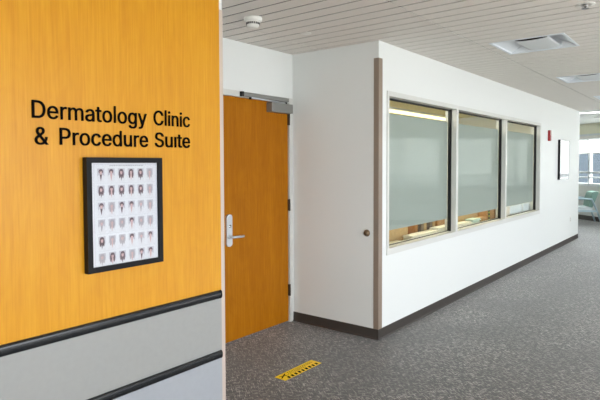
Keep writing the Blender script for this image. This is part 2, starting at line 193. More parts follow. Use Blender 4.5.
# outlines of the sign letters: advance, closed bezier loops (handle, point, handle)
GLYPHS = {"D":[0.503,[[[0.0581,-0.003],[0.065,-0.0045],[0.245,-0.0045],[0.279,-0.0003],[0.307,0.0062],[0.325,0.0122],[0.3529,0.025],[0.3802,0.043],[0.403,0.0634],[0.4258,0.093],[0.4397,0.117],[0.4478,0.135],[0.4578,0.165],[0.4643,0.195],[0.4685,0.235],[0.4685,0.279],[0.4643,0.315],[0.4578,0.345],[0.4478,0.375],[0.4298,0.411],[0.4066,0.443],[0.389,0.4604],[0.363,0.4798],[0.335,0.4949],[0.321,0.5005],[0.295,0.5083],[0.261,0.5143],[0.193,0.5145],[0.181,0.5165],[0.149,0.5145],[0.095,0.5165],[0.083,0.5145],[0.071,0.5165],[0.061,0.5145],[0.0564,0.511],[0.0555,0.005]],[[0.135,0.064],[0.133,0.066],[0.1325,0.071],[0.1325,0.339],[0.1305,0.353],[0.1325,0.365],[0.1329,0.445],[0.135,0.4471],[0.139,0.4475],[0.237,0.4475],[0.2664,0.443],[0.297,0.434],[0.317,0.424],[0.331,0.4149],[0.3553,0.391],[0.374,0.361],[0.3869,0.323],[0.3935,0.285],[0.3935,0.227],[0.3869,0.189],[0.374,0.151],[0.3629,0.131],[0.347,0.1107],[0.319,0.0891],[0.295,0.0771],[0.269,0.0691],[0.241,0.0645]]]],"e":[0.405,[[[0.1864,-0.011],[0.193,-0.0125],[0.231,-0.0125],[0.251,-0.0103],[0.271,-0.0058],[0.301,0.0062],[0.325,0.0216],[0.3386,0.033],[0.3484,0.045],[0.365,0.0712],[0.3703,0.085],[0.3697,0.093],[0.363,0.0983],[0.315,0.1103],[0.307,0.1103],[0.3016,0.107],[0.2909,0.089],[0.279,0.0752],[0.257,0.0611],[0.223,0.0525],[0.199,0.0527],[0.177,0.0571],[0.153,0.0671],[0.143,0.0747],[0.1271,0.091],[0.118,0.105],[0.1112,0.121],[0.1047,0.147],[0.1033,0.163],[0.105,0.165],[0.371,0.1655],[0.3759,0.167],[0.3785,0.173],[0.3765,0.227],[0.3723,0.253],[0.3618,0.289],[0.345,0.3202],[0.3246,0.345],[0.3022,0.363],[0.291,0.3698],[0.275,0.3778],[0.257,0.3838],[0.223,0.3905],[0.187,0.3905],[0.153,0.3838],[0.127,0.3737],[0.0954,0.353],[0.075,0.3326],[0.067,0.3222],[0.0491,0.291],[0.0362,0.253],[0.0295,0.211],[0.0295,0.165],[0.0337,0.135],[0.0377,0.119],[0.0451,0.097],[0.0602,0.067],[0.069,0.0538],[0.093,0.0276],[0.117,0.0102],[0.133,0.0022],[0.155,-0.0058]],[[0.159,0.2267],[0.151,0.2285],[0.1069,0.229],[0.1049,0.231],[0.1047,0.235],[0.1092,0.253],[0.118,0.273],[0.1271,0.287],[0.143,0.3033],[0.169,0.3189],[0.197,0.3255],[0.217,0.3253],[0.237,0.3209],[0.257,0.312],[0.269,0.3033],[0.2829,0.287],[0.292,0.271],[0.3032,0.233],[0.3011,0.229],[0.297,0.2285],[0.185,0.2285],[0.173,0.2265]]]],"r":[0.26,[[[0.0501,-0.003],[0.055,-0.0045],[0.113,-0.0045],[0.117,-0.0036],[0.1196,-0.001],[0.1205,0.243],[0.1231,0.259],[0.128,0.273],[0.1371,0.289],[0.149,0.3013],[0.163,0.3107],[0.179,0.3169],[0.199,0.3213],[0.217,0.3213],[0.241,0.3175],[0.249,0.3201],[0.2505,0.325],[0.2505,0.381],[0.249,0.3861],[0.245,0.3897],[0.195,0.3905],[0.169,0.3838],[0.143,0.3684],[0.121,0.3473],[0.1186,0.353],[0.1183,0.379],[0.113,0.3857],[0.085,0.3865],[0.075,0.3846],[0.055,0.3865],[0.051,0.3856],[0.0484,0.383],[0.0475,0.365],[0.0495,0.353],[0.0495,0.305],[0.0475,0.293],[0.0475,0.241],[0.0495,0.219],[0.0475,0.205],[0.0475,0.105],[0.0495,0.093],[0.0495,0.029],[0.0475,0.005]]]],"m":[0.611,[[[0.0501,-0.003],[0.055,-0.0045],[0.113,-0.0045],[0.117,-0.0036],[0.1196,-0.001],[0.1205,0.245],[0.1231,0.263],[0.131,0.2848],[0.1407,0.299],[0.149,0.3073],[0.169,0.3189],[0.1816,0.323],[0.199,0.3255],[0.221,0.3229],[0.243,0.3129],[0.2589,0.297],[0.267,0.2784],[0.2695,0.263],[0.2695,0.005],[0.2721,-0.003],[0.277,-0.0045],[0.335,-0.0045],[0.339,-0.0036],[0.3416,-0.001],[0.3431,0.263],[0.352,0.289],[0.3587,0.299],[0.369,0.3093],[0.385,0.3189],[0.399,0.3233],[0.417,0.3255],[0.429,0.3253],[0.441,0.3229],[0.455,0.318],[0.471,0.3089],[0.482,0.295],[0.4889,0.277],[0.4915,0.261],[0.4924,-0.001],[0.495,-0.0036],[0.499,-0.0045],[0.557,-0.0045],[0.5619,-0.003],[0.5645,0.005],[0.5645,0.061],[0.5625,0.075],[0.5645,0.095],[0.5645,0.163],[0.5625,0.175],[0.5645,0.187],[0.5645,0.253],[0.5625,0.263],[0.5623,0.283],[0.5558,0.311],[0.5469,0.331],[0.537,0.3462],[0.517,0.3664],[0.505,0.3749],[0.475,0.3878],[0.451,0.3925],[0.423,0.3925],[0.407,0.3903],[0.375,0.3797],[0.3597,0.371],[0.343,0.3584],[0.319,0.3302],[0.3044,0.351],[0.291,0.3664],[0.271,0.3809],[0.261,0.3858],[0.245,0.3903],[0.233,0.3925],[0.207,0.3925],[0.183,0.3878],[0.163,0.3789],[0.1478,0.369],[0.133,0.3566],[0.121,0.3433],[0.1186,0.349],[0.1183,0.379],[0.1141,0.385],[0.109,0.3865],[0.087,0.3865],[0.075,0.3846],[0.061,0.3865],[0.0501,0.385],[0.0477,0.381],[0.0475,0.375],[0.0495,0.349],[0.0495,0.303],[0.0475,0.289],[0.0475,0.239],[0.0495,0.227],[0.0475,0.203],[0.0475,0.105],[0.0495,0.093],[0.0495,0.029],[0.0475,0.005]]]],"a":[0.39,[[[0.1304,-0.011],[0.137,-0.0125],[0.185,-0.0125],[0.213,-0.0058],[0.233,0.0031],[0.2482,0.013],[0.271,0.0357],[0.2733,0.031],[0.2737,0.001],[0.277,-0.0036],[0.337,-0.0045],[0.3419,-0.003],[0.3443,0.001],[0.3445,0.247],[0.3398,0.293],[0.3338,0.311],[0.327,0.3249],[0.3146,0.343],[0.297,0.3604],[0.283,0.3698],[0.267,0.3778],[0.249,0.3838],[0.213,0.3905],[0.177,0.3905],[0.149,0.3863],[0.115,0.3758],[0.0878,0.361],[0.0594,0.335],[0.0482,0.319],[0.0382,0.299],[0.0377,0.291],[0.041,0.2864],[0.095,0.2702],[0.101,0.2698],[0.1064,0.273],[0.1191,0.293],[0.127,0.3014],[0.147,0.3151],[0.161,0.3208],[0.179,0.3253],[0.213,0.3253],[0.233,0.32],[0.251,0.3093],[0.2627,0.295],[0.2689,0.279],[0.2713,0.267],[0.2713,0.255],[0.2687,0.247],[0.261,0.24],[0.243,0.2347],[0.145,0.2223],[0.103,0.2118],[0.075,0.1989],[0.059,0.1884],[0.0456,0.175],[0.0351,0.159],[0.0282,0.139],[0.0257,0.125],[0.0255,0.097],[0.0297,0.073],[0.0363,0.055],[0.0536,0.029],[0.0738,0.011],[0.097,-0.0018]],[[0.153,0.0527],[0.131,0.0591],[0.1192,0.065],[0.1107,0.071],[0.104,0.081],[0.0987,0.097],[0.0987,0.111],[0.104,0.129],[0.111,0.1382],[0.127,0.15],[0.153,0.1589],[0.175,0.1633],[0.227,0.1697],[0.267,0.1787],[0.271,0.177],[0.2715,0.135],[0.2693,0.123],[0.262,0.103],[0.253,0.0886],[0.235,0.0711],[0.213,0.0591],[0.189,0.0527]]]],"t":[0.228,[[[0.1464,-0.007],[0.153,-0.0085],[0.193,-0.0083],[0.213,-0.0037],[0.2183,0.003],[0.2103,0.049],[0.2064,0.057],[0.199,0.0604],[0.179,0.0567],[0.165,0.0565],[0.145,0.062],[0.1373,0.071],[0.1325,0.091],[0.1329,0.319],[0.135,0.3211],[0.159,0.3235],[0.203,0.3235],[0.2079,0.325],[0.2105,0.331],[0.2103,0.379],[0.2084,0.383],[0.203,0.3863],[0.167,0.3865],[0.153,0.3845],[0.1349,0.387],[0.1325,0.393],[0.1325,0.467],[0.131,0.4721],[0.125,0.4763],[0.101,0.4785],[0.089,0.4765],[0.073,0.4783],[0.065,0.4756],[0.0617,0.471],[0.061,0.3885],[0.057,0.3864],[0.009,0.3865],[0.003,0.3839],[0.0015,0.379],[0.0017,0.329],[0.0041,0.325],[0.007,0.3237],[0.055,0.3235],[0.059,0.3231],[0.0611,0.321],[0.0615,0.075],[0.0642,0.059],[0.0722,0.039],[0.0816,0.025],[0.093,0.0136],[0.107,0.0042],[0.121,-0.0018],[0.137,-0.0063]]]],"o":[0.416,[[[0.1824,-0.011],[0.189,-0.0125],[0.227,-0.0125],[0.255,-0.0078],[0.283,0.0011],[0.301,0.0102],[0.317,0.0216],[0.3321,0.035],[0.3444,0.049],[0.3558,0.065],[0.3657,0.083],[0.3778,0.113],[0.3863,0.155],[0.388,0.187],[0.3863,0.221],[0.3823,0.245],[0.373,0.2768],[0.3629,0.299],[0.3479,0.323],[0.3266,0.347],[0.299,0.3678],[0.279,0.3778],[0.261,0.3838],[0.227,0.3903],[0.189,0.3905],[0.155,0.3838],[0.137,0.3778],[0.117,0.3678],[0.091,0.3484],[0.0796,0.337],[0.059,0.3089],[0.0442,0.279],[0.0382,0.261],[0.0317,0.231],[0.0295,0.207],[0.0295,0.167],[0.0317,0.147],[0.0382,0.117],[0.0442,0.099],[0.0582,0.071],[0.0856,0.035],[0.1157,0.011],[0.1352,0.001],[0.149,-0.0038],[0.173,-0.0103]],[[0.197,0.0527],[0.183,0.0551],[0.165,0.0611],[0.151,0.0691],[0.1327,0.087],[0.1231,0.101],[0.1151,0.117],[0.1067,0.145],[0.1025,0.173],[0.1025,0.201],[0.1067,0.229],[0.1131,0.253],[0.122,0.273],[0.1327,0.289],[0.151,0.3073],[0.167,0.3169],[0.187,0.3233],[0.201,0.3255],[0.217,0.3255],[0.2446,0.319],[0.261,0.3109],[0.283,0.2914],[0.293,0.2768],[0.3009,0.261],[0.3113,0.225],[0.3135,0.211],[0.3135,0.167],[0.3089,0.141],[0.302,0.119],[0.2849,0.089],[0.273,0.0766],[0.259,0.066],[0.239,0.0571],[0.219,0.0527]]]],"l":[0.167,[[[0.05,0],[0.118,0],[0.118,0.555],[0.05,0.555]]]],"g":[0.426,[[[0.1704,-0.153],[0.179,-0.1545],[0.241,-0.1543],[0.273,-0.1478],[0.2988,-0.139],[0.3262,-0.123],[0.3446,-0.107],[0.3598,-0.087],[0.3698,-0.067],[0.3763,-0.043],[0.3785,-0.025],[0.3785,0.375],[0.3777,0.381],[0.373,0.3857],[0.345,0.3865],[0.335,0.3846],[0.319,0.3865],[0.3121,0.385],[0.3095,0.379],[0.3093,0.347],[0.305,0.3373],[0.283,0.3606],[0.2722,0.369],[0.253,0.3809],[0.239,0.3858],[0.215,0.3905],[0.181,0.3905],[0.147,0.3838],[0.1332,0.379],[0.111,0.3678],[0.095,0.3564],[0.0794,0.341],[0.0602,0.315],[0.0422,0.277],[0.0357,0.255],[0.0295,0.215],[0.0295,0.169],[0.0337,0.139],[0.0422,0.107],[0.0531,0.083],[0.0716,0.055],[0.089,0.0376],[0.111,0.0222],[0.141,0.0082],[0.169,0.0017],[0.197,-0.0002],[0.205,0.0015],[0.225,0.0017],[0.251,0.0091],[0.2782,0.025],[0.293,0.0379],[0.303,0.0511],[0.305,0.0526],[0.307,0.0503],[0.3075,0.029],[0.3055,0.017],[0.3075,0.003],[0.3053,-0.021],[0.3009,-0.039],[0.2894,-0.059],[0.277,-0.0709],[0.261,-0.08],[0.241,-0.0869],[0.227,-0.0895],[0.187,-0.0895],[0.165,-0.0849],[0.137,-0.0709],[0.129,-0.0642],[0.107,-0.0394],[0.101,-0.0358],[0.083,-0.0431],[0.047,-0.0641],[0.0458,-0.069],[0.0471,-0.073],[0.0616,-0.095],[0.0754,-0.111],[0.0958,-0.127],[0.125,-0.1418],[0.151,-0.1498]],[[0.187,0.0667],[0.165,0.0731],[0.149,0.0811],[0.1327,0.095],[0.123,0.1092],[0.1131,0.131],[0.1067,0.151],[0.1025,0.179],[0.1027,0.209],[0.107,0.2344],[0.1131,0.255],[0.122,0.275],[0.133,0.2914],[0.151,0.3089],[0.169,0.3189],[0.197,0.3253],[0.215,0.3253],[0.241,0.3189],[0.2568,0.311],[0.267,0.3034],[0.2849,0.283],[0.2969,0.259],[0.3033,0.235],[0.3075,0.209],[0.3073,0.177],[0.3029,0.149],[0.294,0.121],[0.2809,0.099],[0.269,0.0867],[0.253,0.076],[0.235,0.0691],[0.221,0.0665]]]],"y":[0.39,[[[0.0624,-0.147],[0.069,-0.1485],[0.113,-0.1485],[0.1368,-0.143],[0.155,-0.1338],[0.171,-0.1224],[0.1824,-0.111],[0.1958,-0.091],[0.2118,-0.057],[0.3777,0.377],[0.3776,0.381],[0.3741,0.385],[0.369,0.3865],[0.343,0.3865],[0.329,0.3845],[0.309,0.3865],[0.3039,0.385],[0.3002,0.381],[0.2222,0.167],[0.199,0.0956],[0.195,0.0897],[0.0898,0.381],[0.0861,0.385],[0.081,0.3865],[0.053,0.3865],[0.043,0.3846],[0.021,0.3865],[0.017,0.3856],[0.0144,0.383],[0.0137,0.375],[0.0162,0.367],[0.1566,0.001],[0.1449,-0.037],[0.1387,-0.051],[0.1313,-0.063],[0.121,-0.0733],[0.113,-0.0787],[0.099,-0.0833],[0.085,-0.0833],[0.067,-0.0795],[0.059,-0.0804],[0.0564,-0.083],[0.0442,-0.129],[0.0435,-0.137],[0.047,-0.1436]]]],"C":[0.511,[[[0.2324,-0.009],[0.239,-0.0105],[0.295,-0.0105],[0.311,-0.0083],[0.345,0.0002],[0.361,0.0062],[0.391,0.0222],[0.421,0.0454],[0.4459,0.075],[0.4658,0.111],[0.4783,0.151],[0.4777,0.161],[0.471,0.1663],[0.407,0.1656],[0.403,0.1608],[0.3989,0.147],[0.389,0.1252],[0.3769,0.107],[0.367,0.0967],[0.343,0.0791],[0.329,0.072],[0.309,0.0651],[0.287,0.0605],[0.249,0.0605],[0.235,0.0627],[0.213,0.0691],[0.197,0.076],[0.179,0.0871],[0.1646,0.099],[0.1451,0.123],[0.138,0.135],[0.1231,0.167],[0.1127,0.209],[0.1105,0.229],[0.1105,0.283],[0.1127,0.299],[0.1191,0.329],[0.1251,0.347],[0.139,0.3768],[0.1546,0.399],[0.173,0.4173],[0.193,0.4309],[0.211,0.44],[0.225,0.4449],[0.255,0.4513],[0.281,0.4513],[0.313,0.4449],[0.345,0.4309],[0.361,0.4193],[0.377,0.4034],[0.387,0.3891],[0.3969,0.369],[0.403,0.3492],[0.407,0.3444],[0.471,0.3435],[0.475,0.3444],[0.4776,0.347],[0.4783,0.357],[0.4738,0.375],[0.465,0.3988],[0.4529,0.423],[0.4344,0.449],[0.4146,0.469],[0.381,0.4938],[0.361,0.5038],[0.325,0.5158],[0.287,0.5223],[0.247,0.5223],[0.229,0.5203],[0.201,0.5138],[0.173,0.5038],[0.159,0.4969],[0.1398,0.485],[0.121,0.4704],[0.0996,0.449],[0.085,0.4302],[0.0751,0.415],[0.0581,0.381],[0.0462,0.347],[0.0377,0.303],[0.0355,0.281],[0.0355,0.231],[0.0397,0.193],[0.0462,0.163],[0.0562,0.133],[0.0762,0.093],[0.1014,0.059],[0.119,0.0416],[0.145,0.0222],[0.185,0.0022],[0.215,-0.0063]]]],"i":[0.168,[[[0.0501,-0.003],[0.055,-0.0045],[0.113,-0.0045],[0.1179,-0.003],[0.1203,0.001],[0.1205,0.377],[0.1184,0.383],[0.113,0.3863],[0.087,0.3865],[0.077,0.3846],[0.055,0.3865],[0.0501,0.385],[0.0477,0.381],[0.0495,0.305],[0.0475,0.293],[0.0475,0.241],[0.0495,0.221],[0.0475,0.205],[0.0475,0.105],[0.0495,0.093],[0.0495,0.031],[0.0475,0.005]],[[0.0672,0.441],[0.077,0.4395],[0.097,0.4395],[0.1028,0.441],[0.117,0.4494],[0.125,0.4578],[0.1298,0.467],[0.1323,0.475],[0.1325,0.489],[0.1289,0.501],[0.1244,0.509],[0.113,0.5206],[0.101,0.5278],[0.093,0.5303],[0.077,0.5305],[0.065,0.5269],[0.0476,0.515],[0.0382,0.499],[0.0375,0.473],[0.041,0.4631],[0.055,0.4476]]]],"n":[0.411,[[[0.0501,-0.003],[0.055,-0.0045],[0.113,-0.0045],[0.117,-0.0036],[0.1196,-0.001],[0.1205,0.235],[0.1231,0.255],[0.1271,0.269],[0.135,0.2848],[0.151,0.3033],[0.169,0.3149],[0.185,0.3209],[0.199,0.3235],[0.227,0.3233],[0.243,0.3189],[0.255,0.3129],[0.263,0.3073],[0.2729,0.297],[0.2869,0.269],[0.2915,0.245],[0.2924,-0.001],[0.295,-0.0036],[0.301,-0.0045],[0.357,-0.0045],[0.363,-0.0019],[0.3645,0.005],[0.3645,0.057],[0.3625,0.071],[0.3645,0.087],[0.3645,0.151],[0.3625,0.165],[0.3645,0.175],[0.3645,0.235],[0.3603,0.285],[0.3518,0.313],[0.3418,0.333],[0.333,0.3446],[0.3102,0.367],[0.297,0.3757],[0.283,0.3818],[0.259,0.3883],[0.243,0.3905],[0.211,0.3903],[0.181,0.3838],[0.155,0.3718],[0.1454,0.365],[0.121,0.3403],[0.1187,0.345],[0.1183,0.379],[0.1141,0.385],[0.109,0.3865],[0.087,0.3865],[0.075,0.3846],[0.057,0.3865],[0.049,0.3839],[0.0475,0.377],[0.0495,0.349],[0.0475,0.241],[0.0495,0.221],[0.0475,0.205],[0.0475,0.107],[0.0495,0.093],[0.0495,0.029],[0.0475,0.005]]]],"c":[0.397,[[[0.1824,-0.011],[0.189,-0.0125],[0.227,-0.0125],[0.245,-0.0103],[0.265,-0.0058],[0.297,0.0082],[0.317,0.0216],[0.3424,0.047],[0.3569,0.069],[0.3683,0.097],[0.3677,0.103],[0.361,0.1097],[0.311,0.1223],[0.305,0.1223],[0.299,0.1181],[0.2911,0.099],[0.2833,0.087],[0.269,0.0727],[0.261,0.0671],[0.249,0.0611],[0.231,0.0551],[0.215,0.0525],[0.199,0.0525],[0.183,0.0551],[0.165,0.0611],[0.151,0.0691],[0.1311,0.089],[0.116,0.115],[0.1071,0.143],[0.1027,0.171],[0.1025,0.201],[0.1047,0.219],[0.1111,0.247],[0.122,0.273],[0.1327,0.289],[0.153,0.3089],[0.167,0.3169],[0.185,0.3229],[0.201,0.3255],[0.229,0.3233],[0.251,0.3169],[0.265,0.3089],[0.275,0.3002],[0.291,0.2788],[0.2984,0.261],[0.303,0.2578],[0.363,0.2717],[0.3676,0.275],[0.3682,0.279],[0.3638,0.293],[0.3538,0.313],[0.3444,0.327],[0.3226,0.351],[0.299,0.3678],[0.285,0.3749],[0.261,0.3838],[0.243,0.3883],[0.225,0.3905],[0.193,0.3905],[0.173,0.3883],[0.137,0.3778],[0.1098,0.363],[0.081,0.3386],[0.0602,0.311],[0.0442,0.279],[0.0382,0.261],[0.0317,0.231],[0.0295,0.207],[0.0295,0.167],[0.0317,0.147],[0.0382,0.117],[0.0442,0.099],[0.0582,0.071],[0.0856,0.035],[0.1157,0.011],[0.1352,0.001],[0.149,-0.0038],[0.173,-0.0103]]]],"&":[0.449,[[[0.1624,-0.009],[0.169,-0.0105],[0.223,-0.0105],[0.253,-0.0043],[0.287,0.0071],[0.311,0.0202],[0.329,0.0328],[0.3373,0.025],[0.3534,0.005],[0.365,-0.0043],[0.437,-0.0045],[0.4419,-0.003],[0.444,0.001],[0.4424,0.005],[0.3807,0.079],[0.3763,0.087],[0.3969,0.125],[0.4058,0.149],[0.4103,0.169],[0.4145,0.201],[0.4145,0.221],[0.4124,0.227],[0.405,0.2305],[0.351,0.2305],[0.3461,0.229],[0.3437,0.225],[0.3433,0.199],[0.3389,0.177],[0.3299,0.151],[0.327,0.1473],[0.325,0.1475],[0.2297,0.263],[0.233,0.2689],[0.267,0.2936],[0.2826,0.307],[0.3079,0.335],[0.3258,0.371],[0.3303,0.391],[0.3305,0.413],[0.3283,0.429],[0.3238,0.443],[0.3158,0.459],[0.3046,0.475],[0.285,0.4944],[0.271,0.5038],[0.247,0.5138],[0.227,0.5183],[0.173,0.5183],[0.141,0.5098],[0.115,0.4944],[0.0936,0.473],[0.0871,0.463],[0.0782,0.445],[0.0717,0.421],[0.0715,0.379],[0.0737,0.367],[0.0802,0.347],[0.0882,0.331],[0.099,0.3138],[0.1229,0.283],[0.1249,0.277],[0.0774,0.237],[0.0576,0.215],[0.0462,0.199],[0.037,0.1808],[0.0297,0.151],[0.0295,0.119],[0.0342,0.095],[0.0431,0.071],[0.0616,0.043],[0.077,0.0276],[0.101,0.0111],[0.119,0.0022],[0.143,-0.0058]],[[0.183,0.0527],[0.155,0.0591],[0.131,0.0727],[0.114,0.091],[0.1091,0.101],[0.1045,0.119],[0.1047,0.145],[0.1131,0.167],[0.1227,0.181],[0.1426,0.201],[0.171,0.2212],[0.1753,0.219],[0.2073,0.181],[0.2773,0.097],[0.2824,0.089],[0.2806,0.085],[0.267,0.0751],[0.239,0.0611],[0.203,0.0527]],[[0.185,0.3207],[0.1771,0.327],[0.1513,0.365],[0.1447,0.385],[0.1451,0.413],[0.1493,0.425],[0.1571,0.437],[0.1692,0.447],[0.191,0.4553],[0.217,0.4549],[0.233,0.4489],[0.2489,0.433],[0.2569,0.413],[0.2569,0.399],[0.2507,0.379],[0.2393,0.363],[0.219,0.3451]]]],"P":[0.446,[[[0.0581,-0.003],[0.063,-0.0045],[0.125,-0.0045],[0.129,-0.0036],[0.1316,-0.001],[0.1325,0.175],[0.1349,0.181],[0.259,0.1815],[0.289,0.1857],[0.307,0.1902],[0.337,0.2031],[0.361,0.2196],[0.3804,0.239],[0.3918,0.255],[0.4058,0.285],[0.4143,0.321],[0.4145,0.373],[0.4123,0.385],[0.3998,0.425],[0.385,0.4502],[0.369,0.4684],[0.3482,0.485],[0.337,0.4918],[0.301,0.5078],[0.265,0.5145],[0.189,0.5145],[0.175,0.5165],[0.113,0.5145],[0.101,0.5165],[0.083,0.5165],[0.061,0.5143],[0.0564,0.511],[0.0555,0.005]],[[0.135,0.2489],[0.1326,0.253],[0.1325,0.303],[0.1305,0.313],[0.1325,0.327],[0.1325,0.441],[0.1349,0.447],[0.245,0.4475],[0.263,0.4453],[0.295,0.4347],[0.3173,0.417],[0.328,0.401],[0.3349,0.383],[0.3393,0.361],[0.3395,0.339],[0.3369,0.323],[0.33,0.301],[0.3209,0.285],[0.307,0.2707],[0.291,0.26],[0.279,0.2552],[0.247,0.2487]]]],"d":[0.425,[[[0.1724,-0.011],[0.179,-0.0125],[0.213,-0.0125],[0.229,-0.0103],[0.245,-0.0058],[0.261,0.0022],[0.285,0.0196],[0.307,0.0457],[0.309,0.0436],[0.3095,0.037],[0.3077,0.017],[0.3097,0.001],[0.3121,-0.003],[0.317,-0.0045],[0.371,-0.0045],[0.375,-0.0036],[0.3776,-0.001],[0.3785,0.503],[0.3777,0.509],[0.373,0.5137],[0.351,0.5165],[0.335,0.5145],[0.321,0.5165],[0.311,0.5136],[0.3084,0.511],[0.3075,0.395],[0.3055,0.383],[0.3074,0.343],[0.307,0.3377],[0.305,0.3353],[0.273,0.3684],[0.255,0.3797],[0.243,0.3845],[0.213,0.3905],[0.179,0.3905],[0.155,0.3863],[0.1191,0.373],[0.093,0.3546],[0.0776,0.339],[0.061,0.3163],[0.0422,0.277],[0.0317,0.233],[0.0295,0.213],[0.0295,0.167],[0.0357,0.125],[0.0491,0.085],[0.0602,0.063],[0.069,0.0498],[0.077,0.0394],[0.095,0.0216],[0.111,0.0102],[0.135,-0.0018],[0.153,-0.0078]],[[0.187,0.0547],[0.171,0.0591],[0.151,0.0691],[0.1387,0.079],[0.1213,0.105],[0.1091,0.137],[0.1047,0.157],[0.1025,0.173],[0.1027,0.207],[0.1071,0.235],[0.1151,0.261],[0.123,0.2768],[0.133,0.2914],[0.155,0.3109],[0.173,0.32],[0.197,0.3253],[0.215,0.3253],[0.229,0.3229],[0.253,0.3129],[0.2734,0.297],[0.287,0.2788],[0.2949,0.263],[0.3033,0.235],[0.3075,0.205],[0.3073,0.173],[0.3029,0.145],[0.294,0.117],[0.2769,0.087],[0.265,0.0746],[0.253,0.066],[0.231,0.0571],[0.219,0.0545]]]],"u":[0.411,[[[0.1524,-0.007],[0.159,-0.0085],[0.207,-0.0085],[0.233,-0.0018],[0.2489,0.005],[0.263,0.0136],[0.2786,0.027],[0.291,0.0418],[0.2933,0.037],[0.2937,0.001],[0.297,-0.0036],[0.357,-0.0045],[0.361,-0.0036],[0.3636,-0.001],[0.3645,0.089],[0.3625,0.101],[0.3625,0.123],[0.3645,0.137],[0.3645,0.241],[0.3625,0.263],[0.3645,0.277],[0.3645,0.375],[0.3637,0.381],[0.359,0.3857],[0.329,0.3865],[0.319,0.3846],[0.299,0.3865],[0.295,0.3856],[0.2924,0.383],[0.2915,0.145],[0.2869,0.121],[0.282,0.107],[0.2729,0.091],[0.257,0.0747],[0.241,0.0651],[0.223,0.0591],[0.207,0.0565],[0.189,0.0567],[0.177,0.0591],[0.153,0.0691],[0.1351,0.087],[0.1251,0.109],[0.1205,0.133],[0.1197,0.381],[0.1161,0.385],[0.111,0.3865],[0.087,0.3865],[0.077,0.3846],[0.055,0.3865],[0.051,0.3856],[0.0484,0.383],[0.0475,0.371],[0.0495,0.361],[0.0495,0.337],[0.0475,0.325],[0.0475,0.293],[0.0495,0.279],[0.0475,0.269],[0.0475,0.207],[0.0495,0.195],[0.0495,0.161],[0.0475,0.141],[0.0495,0.131],[0.0497,0.107],[0.0562,0.077],[0.0702,0.047],[0.0796,0.033],[0.093,0.0196],[0.1192,0.003],[0.137,-0.0038]]]],"S":[0.448,[[[0.1864,-0.011],[0.195,-0.0125],[0.259,-0.0123],[0.301,-0.0038],[0.335,0.0102],[0.367,0.0316],[0.387,0.0538],[0.3958,0.067],[0.4058,0.087],[0.4103,0.101],[0.4143,0.123],[0.4143,0.157],[0.4058,0.191],[0.3998,0.203],[0.3864,0.221],[0.369,0.2384],[0.343,0.2558],[0.311,0.2718],[0.245,0.2918],[0.215,0.2991],[0.167,0.316],[0.157,0.3211],[0.1406,0.333],[0.1311,0.343],[0.1251,0.355],[0.1225,0.365],[0.1231,0.389],[0.1252,0.397],[0.132,0.411],[0.1407,0.423],[0.155,0.4349],[0.167,0.442],[0.193,0.4509],[0.209,0.4535],[0.245,0.4533],[0.277,0.4449],[0.293,0.4369],[0.307,0.4273],[0.3189,0.415],[0.3288,0.395],[0.3317,0.379],[0.335,0.3744],[0.399,0.3735],[0.405,0.3761],[0.4065,0.381],[0.4063,0.395],[0.3978,0.425],[0.3878,0.445],[0.3706,0.467],[0.351,0.4844],[0.3289,0.499],[0.311,0.5078],[0.293,0.5138],[0.265,0.5203],[0.247,0.5225],[0.211,0.5225],[0.189,0.5203],[0.143,0.5078],[0.119,0.4958],[0.099,0.4824],[0.0741,0.457],[0.0662,0.445],[0.0562,0.425],[0.0477,0.391],[0.0477,0.357],[0.0542,0.329],[0.067,0.3038],[0.089,0.2796],[0.115,0.2622],[0.147,0.2462],[0.169,0.2382],[0.253,0.2149],[0.297,0.1991],[0.317,0.1869],[0.3274,0.177],[0.3388,0.157],[0.3415,0.139],[0.3389,0.123],[0.331,0.1052],[0.319,0.0887],[0.301,0.0751],[0.283,0.066],[0.245,0.0565],[0.201,0.0567],[0.181,0.0611],[0.1512,0.073],[0.137,0.0827],[0.1271,0.093],[0.1171,0.111],[0.1097,0.137],[0.105,0.1417],[0.079,0.1445],[0.065,0.1425],[0.041,0.1445],[0.035,0.1419],[0.0335,0.129],[0.0357,0.115],[0.0442,0.087],[0.0562,0.063],[0.0694,0.045],[0.0958,0.021],[0.129,0.0031],[0.155,-0.0058]]]],"\u0131":[0.168,[[[0.0501,-0.003],[0.055,-0.0045],[0.113,-0.0045],[0.1179,-0.003],[0.1203,0.001],[0.1205,0.377],[0.1184,0.383],[0.113,0.3863],[0.087,0.3865],[0.077,0.3846],[0.055,0.3865],[0.0501,0.385],[0.0477,0.381],[0.0495,0.305],[0.0475,0.293],[0.0475,0.241],[0.0495,0.221],[0.0475,0.205],[0.0475,0.105],[0.0495,0.093],[0.0495,0.031],[0.0475,0.005]]]]}

# ------------------------------------------------------------------ measures (metres)
YW = 2.357      # face plane of both corridor walls
YD = 3.319      # door wall
XS = 4.066      # alcove side wall / outer corner
XE = 2.236      # end of the panelled wall
ZC = 2.61       # ceiling
XF = 12.22      # far end of the white wall
YO = -2.5       # outer window wall of the corridor
X_BACK = -4.0

